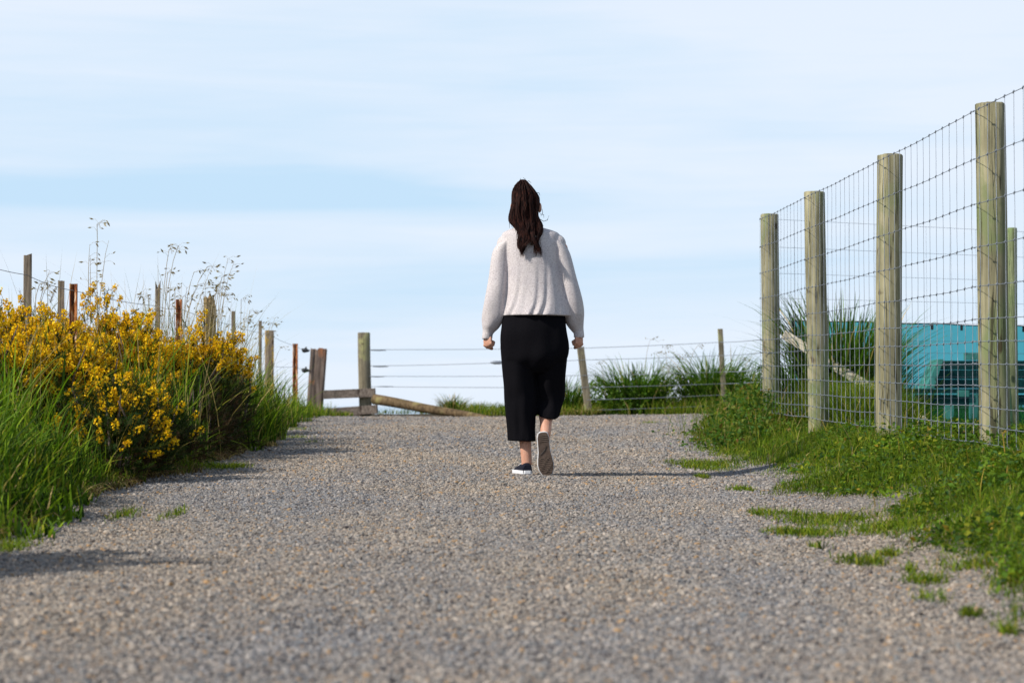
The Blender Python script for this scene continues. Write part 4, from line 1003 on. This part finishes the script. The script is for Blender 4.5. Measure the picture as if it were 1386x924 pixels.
# low boards and the fallen rail
def plank(name, p0, p1, h_, th, mt, label):
    p0, p1 = Vector(p0), Vector(p1); d_ = (p1 - p0); L = d_.length; d_.normalize(); s_ = d_.cross(Vector((0, 0, 1))).normalized(); v_ = s_.cross(d_)
    mb = MB(); Mx = Matrix((d_, s_, v_)).transposed()
    mb.box((0, 0, 0), L, th, h_); o = mb.build(name, mt, None, bevel=.006); o.location = (p0 + p1) / 2; o.rotation_euler = Mx.to_euler(); tag(o, label, 'board', 'low boards nailed between the gate post and the round post'); return o
plank('board', at(438, 534, 25.95), at(508, 531, 25.8), .112, .045, M['board'], 'upper weathered board between the thick gate post and the round post')
plank('board', at(441, 558.5, 25.95), at(511, 553.5, 25.78), .112, .045, M['board'], 'lower weathered board close to the ground between the gate post and the round post')
mb = MB(); a_ = at(506, 540, 25.7); b_ = at(676, 569.5, 24.9); pts = [a_.lerp(b_, k / 12) + Vector((0, 0, .004 * math.sin(k * .9))) - a_ for k in range(13)]
mb.tube(pts, [.068 - .0022 * k for k in range(13)], 12); o = mb.build('fallen_log', M['log'], None, True); o.location = a_; tag(o, 'long brown fallen log rail slanting down to the gravel beside the low boards', 'log')

# ------------------------------------------------------------------ the walker
WX, WY = (722 - 693) * 11.34 / FPX, 11.34
WZ = float(G(WX, WY)) + .006
person = empty('person', (WX, WY, WZ)); tag(person, 'woman walking away in a cropped oatmeal knit jumper, loose black trousers and navy plimsolls', 'person')
K = 11.34 / FPX
def wp(px, py, y=0.0): return Vector(((px - 722) * K, y, (643.5 - py) * K))

def ellipsoid(mb, c, rx, ry, rz, n=14, M3=None):
    rings = []
    for i in range(1, n):
        th = math.pi * i / n
        ring = []
        for j in range(n + 4):
            ph = 2 * math.pi * j / (n + 4); p = Vector((rx * math.sin(th) * math.cos(ph), ry * math.sin(th) * math.sin(ph), -rz * math.cos(th)))
            if M3: p = M3 @ p
            ring.append(Vector(c) + p)
        rings.append(ring)
    mb.rings(rings, True)
def loft(mb, secs, n=40, fold=None):
    """secs: (centre, half width, half depth[, axis]) from top to bottom"""
    rings = []
    for i, s_ in enumerate(secs):
        c, a_, b2 = Vector(s_[0]), s_[1], s_[2]
        tilt = s_[3] if len(s_) > 3 else 0.0; roll = s_[4] if len(s_) > 4 else 0.0
        Rm = Matrix.Rotation(tilt, 3, 'X') @ Matrix.Rotation(roll, 3, 'Y'); ring = []
        for j in range(n):
            t_ = 2 * math.pi * j / n; k_ = 1 + (fold(i / (len(secs) - 1), t_) if fold else 0)
            ring.append(c + Rm @ Vector((a_ * math.cos(t_) * k_, b2 * math.sin(t_) * k_, 0)))
        rings.append(ring)
    mb.rings(rings, True)
def dense(secs, m=6):
    """smooth interpolation between sections"""
    out_ = []; A = [list(Vector(s_[0])) + list(s_[1:]) + [0] * (7 - 3 - len(s_) + 1) for s_ in secs]; A = [a_[:7] for a_ in A]; A = np.array([a_ + [0] * (7 - len(a_)) for a_ in A], float)
    for i in range(len(A) - 1):
        p0, p1, p2, p3 = A[max(i - 1, 0)], A[i], A[i + 1], A[min(i + 2, len(A) - 1)]
        for k in range(m):
            u_ = k / m; out_.append(.5 * ((2 * p1) + (-p0 + p2) * u_ + (2 * p0 - 5 * p1 + 4 * p2 - p3) * u_ ** 2 + (-p0 + 3 * p1 - 3 * p2 + p3) * u_ ** 3))
    out_.append(A[-1]); return [(Vector(a_[:3]), max(a_[3], .004), max(a_[4], .004), a_[5], a_[6]) for a_ in out_]
def remesh(mb, name, mt, parent, vox, smooth=6, extra=None):
    o = mb.build(name + '_src', None, None); md = o.modifiers.new('r', 'REMESH'); md.mode = 'VOXEL'; md.voxel_size = vox; md.use_smooth_shade = True
    if smooth: s_ = o.modifiers.new('s', 'SMOOTH'); s_.iterations = smooth; s_.factor = .5
    bpy.context.view_layer.update(); dg = bpy.context.evaluated_depsgraph_get(); me = bpy.data.meshes.new_from_object(o.evaluated_get(dg))
    bpy.data.objects.remove(o, do_unlink=True); me.name = name; me.materials.clear()
    return obj(name, me, mt, parent)

# limbs: (left leg is planted, right leg trails with the heel up)
hipL, hipR = wp(702, 440, .02), wp(743, 440, .02)
kneeL, ankL = wp(706, 528, .05), wp(713, 628, .02)
kneeR, ankR = wp(741, 532, .12), wp(738, 588, -.035)
shL, shR = wp(686, 338, 0), wp(759, 338, 0)
elL, elR = wp(672, 392, -.03), wp(771, 392, -.01)
wrL, wrR = wp(659.5, 452.5, .02), wp(784, 451, .05)
bd = MB()
def limb(a_, b2, r0, r1, m_=7, bulge=0): 
    bd.tube([Vector(a_).lerp(Vector(b2), k / m_) for k in range(m_ + 1)], [r0 + (r1 - r0) * k / m_ + bulge * math.sin(math.pi * min(k / m_ * 1.4, 1)) for k in range(m_ + 1)], 14)
    ellipsoid(bd, a_, r0, r0, r0, 8); ellipsoid(bd, b2, r1, r1, r1, 8)
limb(hipL, kneeL, .078, .05); limb(kneeL, ankL, .046, .030, bulge=.010); limb(hipR, kneeR, .078, .05); limb(kneeR, ankR, .046, .031, bulge=.010)
limb(shL, elL, .042, .034); limb(elL, wrL, .034, .024); limb(shR, elR, .042, .034); limb(elR, wrR, .034, .024)
loft(bd, dense([(wp(714, 300, .0), .045, .05), (wp(716, 312, .005), .048, .052), (wp(719, 320, .0), .08, .05), (wp(721, 332, 0), .125, .07), (wp(722, 345, 0), .14, .10), (wp(723, 390, 0), .12, .095), (wp(723, 425, 0), .135, .10), (wp(723, 455, .01), .15, .11), (wp(723, 475, .01), .11, .09)]))
hc = wp(712, 276, .02)
ellipsoid(bd, hc, .072, .088, .098, 16); ellipsoid(bd, hc + Vector((0, .035, -.055)), .05, .055, .055, 12)      # skull, jaw
ellipsoid(bd, hc + Vector((0, .098, -.02)), .011, .018, .022, 8); ellipsoid(bd, hc + Vector((0, .083, -.062)), .022, .010, .008, 8)
ellipsoid(bd, hc + Vector((0, .07, -.092)), .02, .018, .016, 8)
for s_ in (-1, 1): ellipsoid(bd, hc + Vector((s_ * .078, .004, -.022)), .012, .018, .030, 10, Matrix.Rotation(s_ * .25, 3, 'Z'))
# feet inside the shoes
limb(ankL, wp(711, 637, .10), .03, .03); 
limb(ankR, wp(738.5, 612, -.044), .027, .018)
# hands: loose fists
def fist(wr, side, knuck, q_=1.3):
    """palm hangs from the wrist, four fingers of different length curl up inward, thumb closes over"""
    dn = Vector(knuck).normalized(); inw = Vector((side * .75, .66, 0)); inw = (inw - dn * inw.dot(dn)).normalized(); fw = dn.cross(inw).normalized()
    if fw.y < 0: fw = -fw
    wr = Vector(wr) + dn * .006; nb0 = len(bd.v)
    c = Vector(wr) + dn * .034
    Mh = Matrix((inw, fw, dn)).transposed()
    ellipsoid(bd, c, .014, .036, .038, 10, Mh)
    lens = [.036, .040, .037, .030]
    for k in range(4):
        off = fw * (.027 - .018 * k); r_ = [.0085, .009, .0085, .0075][k]; p0 = Vector(wr) + dn * (.060 - .003 * abs(k - 1)) + off * 1.05
        L = lens[k]; p1 = p0 + dn * L * .35 + inw * L * .55; p2 = p1 + inw * L * .28 - dn * L * .62; p3 = p2 - inw * L * .38 - dn * L * .2
        bd.tube([p0, p1], [r_ * 1.08, r_], 8); bd.tube([p1, p2], [r_, r_ * .92], 8); bd.tube([p2, p3], [r_ * .92, r_ * .8], 8)
        for p, q in ((p0, 1.15), (p1, 1.05), (p2, .95), (p3, .8)): ellipsoid(bd, p, r_ * q, r_ * q, r_ * q, 6)
    t0 = Vector(wr) + dn * .018 + fw * .022 + inw * .006; t1 = t0 + dn * .026 + fw * .018 + inw * .012; t2 = t1 + dn * .022 - fw * .008 + inw * .016; t3 = t2 + dn * .010 - fw * .018 + inw * .006
    for (p, q) in ((t0, t1), (t1, t2), (t2, t3)): bd.tube([p, q], [.0115, .0095], 8)
    for p in (t0, t1, t2, t3): ellipsoid(bd, p, .0105, .0105, .0105, 6)
def grow_from(n0, piv, k_):
    for i in range(n0, len(bd.v)): bd.v[i] = tuple(piv + (Vector(bd.v[i]) - piv) * k_)
nb = len(bd.v); fist(wrL, 1, (.05, -.12, -1)); grow_from(nb, wrL, 1.0)
nb = len(bd.v); fist(wrR, -1, (.0, -.10, -1)); grow_from(nb, wrR, 1.0)
body = remesh(bd, 'body', M['skin'], person, .0042, 3)
for s_ in (-1, 1):
    mb = MB(); ellipsoid(mb, hc + Vector((s_ * .029, .078, .0)), .010, .010, .008, 10); mb.build('eye', M['rubber'], person, True)

# jumper
sw = MB()
def tfold(u_, t_):
    back = max(0, -math.sin(t_)); f = 0
    low = max(0, (u_ - .48)) * 1.9
    x_ = math.cos(t_)
    for (cx_, slope, wd_, am_) in ((-.77, .8, .05, -.085), (-.87, .8, .06, .04), (-.13, .75, .045, -.10), (-.24, .75, .06, .045), (.13, .85, .05, -.11), (.01, .85, .06, .05), (.30, .8, .08, .03), (-.45, .6, .05, -.03), (.62, .3, .07, -.03)):
        xc = cx_ - slope * (u_ - 1); f += am_ * math.exp(-((x_ - xc) / wd_) ** 2) * low
    return f * (.3 + .7 * back) + .006 * math.sin(9 * t_ + 5 * u_)
loft(sw, dense([(wp(714, 304.5, .0), .056, .056), (wp(715.5, 309, 0), .080, .068), (wp(717, 313, 0), .130, .080), (wp(718, 318, -.003), .163, .094), (wp(719, 331, -.004), .166, .108), (wp(720, 352, -.004), .158, .118), (wp(722, 375, -.002), .163, .122),
                (wp(724, 398, 0), .176, .130), (wp(725, 413, 0), .187, .140), (wp(725.3, 422, 0), .193, .148), (wp(725.5, 429, 0), .197, .154)], 6), 110, tfold)
def sleeve(pts, side):
    def sf(u_, t_): return .035 * math.sin(3 * t_ + 9 * u_) * u_ + .03 * math.sin(5 * t_ - 14 * u_ + side) * u_ + .018 * math.sin(26 * u_ + 2 * t_)
    loft(sw, dense(pts, 6), 44, sf)
ellipsoid(sw, wp(686, 331.5, 0), .058, .058, .056, 14); ellipsoid(sw, wp(752.5, 331, 0), .058, .058, .056, 14)
sleeve([(wp(694, 322, 0), .045, .050, 0, -.9), (wp(686, 326, 0), .055, .060, 0, -.5), (wp(679, 340, -.01), .054, .062, 0, -.2), (wp(675, 372, -.02), .055, .062, 0, -.10), (wp(671, 403, -.02), .062, .066, 0, -.04), (wp(669, 427, 0), .067, .068), (wp(664.5, 441, .015), .053, .056, 0, .2), (wp(661, 449, .02), .034, .036, 0, .2), (wp(659.5, 454, .02), .0305, .033), (wp(659, 460, .02), .0305, .032)], 1)
sleeve([(wp(746, 321, 0), .045, .050, 0, .9), (wp(752, 326, 0), .053, .058, 0, .5), (wp(759.5, 340, -.005), .052, .062, 0, .26), (wp(767, 372, -.01), .054, .062, 0, .2), (wp(774, 403, 0), .060, .066, 0, .08), (wp(776, 423, .02), .063, .068), (wp(779, 437, .04), .052, .056, 0, -.2), (wp(782, 447, .05), .035, .036, 0, -.2), (wp(783.5, 452, .05), .0305, .033), (wp(784, 458, .05), .0305, .032)], 2)
jumper = remesh(sw, 'jumper', M['knit'], person, .0045, 3)

# trousers
tr = MB()
def pf(u_, t_): return .035 * math.sin(3 * t_ + 4 * u_ + 1) * (.3 + u_) + .035 * math.sin(6 * t_ - 5 * u_) * (.3 + u_) + .02 * math.sin(11 * t_ + 7 * u_) * u_ + .02 * math.sin(17 * u_ + 2 * t_) * (1 - abs(2 * u_ - 1))
loft(tr, dense([(wp(722, 420, 0), .160, .115), (wp(722, 432, 0), .182, .125), (wp(722, 455, 0), .191, .145), (wp(723.5, 482, .01), .188, .150), (wp(722, 496, .02), .165, .13), (wp(721, 506, .03), .12, .09)], 6), 60, pf)
loft(tr, dense([(wp(703, 470, .02), .11, .13), (wp(702.5, 510, .03), .096, .125), (wp(704.2, 530, .03), .095, .118), (wp(704.5, 550, .03), .090, .112), (wp(706, 580, .03), .078, .105), (wp(706.8, 598, .03), .0775, .102, 0.0, .03)], 6), 48, pf)
loft(tr, dense([(wp(744, 470, .02), .105, .13), (wp(745, 505, .06), .090, .12, .1), (wp(743.8, 535, .09), .087, .108, .3), (wp(741.5, 552, .06), .076, .098, .35, .10), (wp(741, 562, .05), .0715, .088, .30, .18)], 6), 48, pf)
remesh(tr, 'trousers', M['cloth'], person, .005, 3)

# hair: a shaped mass under several hundred locks
hr = MB()
HC = lambda px, py, y=0: wp(px, py, y)
env = [  # height row, left px, right px, back y, front y
    (243.5, 704, 711.5, -.005, .025), (246.5, 701, 714, -.02, .035), (251, 697, 719, -.035, .05), (258, 694, 724, -.065, .075), (267, 692.5, 729.5, -.082, .085), (278, 691.5, 729.5, -.09, .045), (290, 690.5, 729, -.092, .015), (303, 690.5, 731.5, -.092, .02), (312, 696, 732, -.105, .0), (321, 701, 732, -.118, -.055), (332, 703, 732.5, -.136, -.09), (342, 702.5, 733.5, -.142, -.105)]
hx = MB(); loft(hx, dense([(HC((l + r_) / 2, py, (b0 + f0) / 2), (r_ - l) / 2 * K * .95, max((f0 - b0) / 2 * .95, .008)) for (py, l, r_, b0, f0) in env[:-2]], 5), 36, lambda u_, t_: .02 * math.sin(17 * t_ + 4 * u_) + .012 * math.sin(29 * t_))
hair = hx.build('hair', M['hair'], person, True)
lk = MB(); rr = random.Random(3)
E = np.array(env, float)
for k in range(900):
    s_ = rr.uniform(-1, 1); s_ = math.copysign(abs(s_) ** .8, s_); end = rr.gauss(343, 5) if rr.random() < .75 else rr.uniform(312, 350)
    cl = -.74 if s_ < -.12 else (.60 if s_ > .10 else -.05); start = rr.uniform(244, 290); end = min(end, 351.5); 
    grp = int((s_ + 1) * 4.5); w1, w2, ph = rr.uniform(.002, .0065), .75 + .35 * math.sin(grp * 5.1), grp * 2.3 + rr.uniform(-.5, .5); lift = rr.uniform(0, .014) * (1 + .6 * math.sin(grp * 3.3)); pts = []
    m_ = 16; q_skip = False
    for q in range(m_ + 1):
        py = start + (end - start) * q / m_
        l, r_, b0, f0 = [np.interp(py, E[:, 0], E[:, c_]) for c_ in (1, 2, 3, 4)]
        if py > 320: 
            g_ = (py - 320) / 30; ss = s_ * (1 - .80 * g_) + cl * .80 * g_; 
            if abs(s_) < .12: end = min(end, 336)
        else: ss = s_
        cx_ = (l + r_) / 2; hw = (r_ - l) / 2; cyy = (b0 + f0) / 2; hd = (f0 - b0) / 2
        if py > 342: hw *= 1
        a_ = math.asin(max(-.999, min(.999, ss * .97))); x_ = cx_ + hw * ss; y_ = cyy - (hd + lift + .002) * math.cos(a_)
        wv_ = w1 * (0.5 + 3.2 * max(0, (py - 268) / 75)); p = HC(x_, py, y_) + Vector((wv_ * math.sin(py * w2 * .22 + ph), wv_ * .6 * math.cos(py * w2 * .2 + ph), 0)); pts.append(p)
    r0 = rr.uniform(.0012, .0032)
    lk.tube(pts, [r0 * (.5 + .5 * min(1, q / 3)) * (1 if q < m_ - 5 else (m_ - q + .3) / 5.3) for q in range(m_ + 1)], 4, False)
# gathered half-up knot and flyaways
for k in range(90):
    a_ = rr.uniform(0, 6.28); b2 = rr.uniform(-1, 1); c = HC(708, 251.5, -.012); rad = Vector((.020 * math.cos(a_), .024 * math.sin(a_), .014 * b2)); pts = [c + Vector((rad.x * math.cos(u_ * .5), rad.y * math.sin(u_ * .5 + a_) * .9, .022 * math.sin(u_ * .52 + b2))) for u_ in range(7)]
    lk.tube(pts, [.001, .003, .003, .003, .002, .001, .0005], 4, False)
for k in range(110):
    py = rr.uniform(256, 335); l, r_, b0 = [np.interp(py, E[:, 0], E[:, c_]) for c_ in (1, 2, 3)]; sd2 = rr.choice((-1, 1)); x_ = (l + .8 if sd2 < 0 else r_ - .8) - sd2 * rr.uniform(0, 6)
    L_ = rr.uniform(5, 15); ph = rr.uniform(0, 6); pts = [HC(x_ + sd2 * (rr.uniform(.2, 2.2) * math.sin(u_ / 5 * 2.4) + .5 * math.sin(ph + u_)), py + L_ * u_ / 5, b0 - .004) for u_ in range(6)]
    lk.tube(pts, [.0007] * 5 + [.0003], 3, False)
for (pp) in ([(731, 288), (734, 284), (734.5, 290), (732, 294)], [(731, 298), (736, 301), (741, 299), (743, 293)], [(731, 291), (736, 292), (736, 296)], [(706, 247), (704, 244), (705, 242)], [(709, 246), (711, 243.5), (708, 241.5)], [(713, 247), (716, 246), (719, 249)], [(692, 290), (689.5, 300), (689.5, 310)], [(731, 320), (733.5, 327), (732, 334)], [(727, 262), (729.5, 262), (731, 266)]):
    lk.tube([HC(a_, b2, -.02) for a_, b2 in pp], [.0016] * (len(pp) - 1) + [.0008], 4, False)
o = lk.build('lock_of_hair', M['hair'], hair, True); tag(o, kind='stuff')

# shoes. local frame: x = side, y = towards the toe, z = up from the sole
OUT = [(-.00, .012, .012), (.006, .024, .024), (.03, .032, .031), (.07, .033, .030), (.11, .034, .031), (.15, .041, .038), (.185, .045, .042), (.215, .040, .039), (.238, .027, .029), (.246, .012, .014)]
def shoe(M4, toe_out):
    root_ = MB()
    def sole(z0, z1, grow, name, mt, parent):
        mb = MB(); ys_ = [o_[0] for o_ in OUT]
        left = [Vector((-(l + grow), (y_ - .12) * (1 + grow * 8) + .12, 0)) for (y_, l, r_) in OUT]; right = [Vector((r_ + grow, (y_ - .12) * (1 + grow * 8) + .12, 0)) for (y_, l, r_) in OUT][::-1]
        ringp = left + right
        rings = [[M4 @ (p + Vector((0, 0, z0 + (.0 if True else 0)))) for p in ringp], [M4 @ (p + Vector((0, 0, z1))) for p in ringp]]
        mb.rings(rings); return mb.build(name, mt, parent, False, bevel=.0015)
    # upper as a loft of arches along the foot
    rings = []; prof = [(.001, .026, .060, 1), (.012, .029, .070, 1), (.04, .031, .068, 1), (.065, .032, .064, 1), (.09, .032, .066, 1), (.12, .033, .062, 1), (.15, .038, .054, 1), (.18, .041, .046, 1), (.21, .037, .038, 1), (.232, .025, .032, 1), (.242, .012, .026, 1)]
    for (y_, hw, hh, _) in prof:
        ring = []
        for q in range(17):
            a_ = math.pi * q / 16; ring.append(M4 @ Vector((hw * math.cos(a_) * (1 if math.sin(a_) < .9 else 1), y_, .020 + (hh - .020) * math.sin(a_) ** .75)))
        ring.append(M4 @ Vector((-hw, y_, .012))); ring.append(M4 @ Vector((hw, y_, .012)))
        rings.append(ring)
    mb = MB(); mb.rings(rings); up = mb.build('shoe', M['navy'], person, True)
    sole(.006, .026, .003, 'midsole', M['rubber'], up); sole(.0, .0065, .0, 'outsole', M['outsole'], up)
    mb = MB()                      # tread: fine ridges across the forefoot and heel, one curved groove line in the arch
    for k in range(9):
        y_ = .150 + k * .0095; hw = np.interp(y_, [o_[0] for o_ in OUT], [o_[1] for o_ in OUT]) * .82; Lm = [M4 @ Vector((x_ * hw, y_ + .004 * math.cos(x_ * 5 + k), -.0008)) for x_ in np.linspace(-1, 1, 8)]; mb.tube(Lm, .0016, 4)
    for k in range(4):
        y_ = .018 + k * .011; hw = .026; mb.tube([M4 @ Vector((x_ * hw, y_, -.0008)) for x_ in (-1, 0, 1)], .0016, 4)
    o = mb.build('tread', M['tread'], up); tag(o, kind='stuff')
    mb = MB(); mb.tube([M4 @ Vector(p) for p in ((-.026, .125, -.0012), (-.010, .112, -.0012), (.004, .098, -.0012), (.012, .080, -.0012))], .0018, 4); mb.build('arch_groove', M['black'], up)
    mb = MB()
    for k in range(5):
        y_ = .105 + .017 * k; mb.tube([M4 @ Vector((x_ * .022, y_, np.interp(y_, [p[0] for p in prof], [p[2] for p in prof]) + .001 - .006 * x_ * x_)) for x_ in (-1, -.5, 0, .5, 1)], .0022, 5)
    o = mb.build('lace', M['rubber'], up)
m, t, b = mat('tread_rubber', .8); M['tread'] = m; b.inputs['Base Color'].default_value = (.13, .095, .075, 1)
ML = Matrix.Translation(wp(714, 643.5, -.045)) @ Matrix.Rotation(R(12), 4, 'Z')
shoe(ML, 1)
# right shoe: heel up, sole towards the camera, toe on the gravel
MR = Matrix.Translation(wp(734.3, 586.0, -.085)) @ Matrix.Rotation(R(-6.0), 4, 'Y') @ Matrix.Rotation(R(-83), 4, 'X')
MR = MR @ Matrix.Rotation(R(-5), 4, 'Y')
shoe(MR, -1)
print('tris', sum(len(o.data.polygons) for o in bpy.data.objects if o.type == 'MESH'))
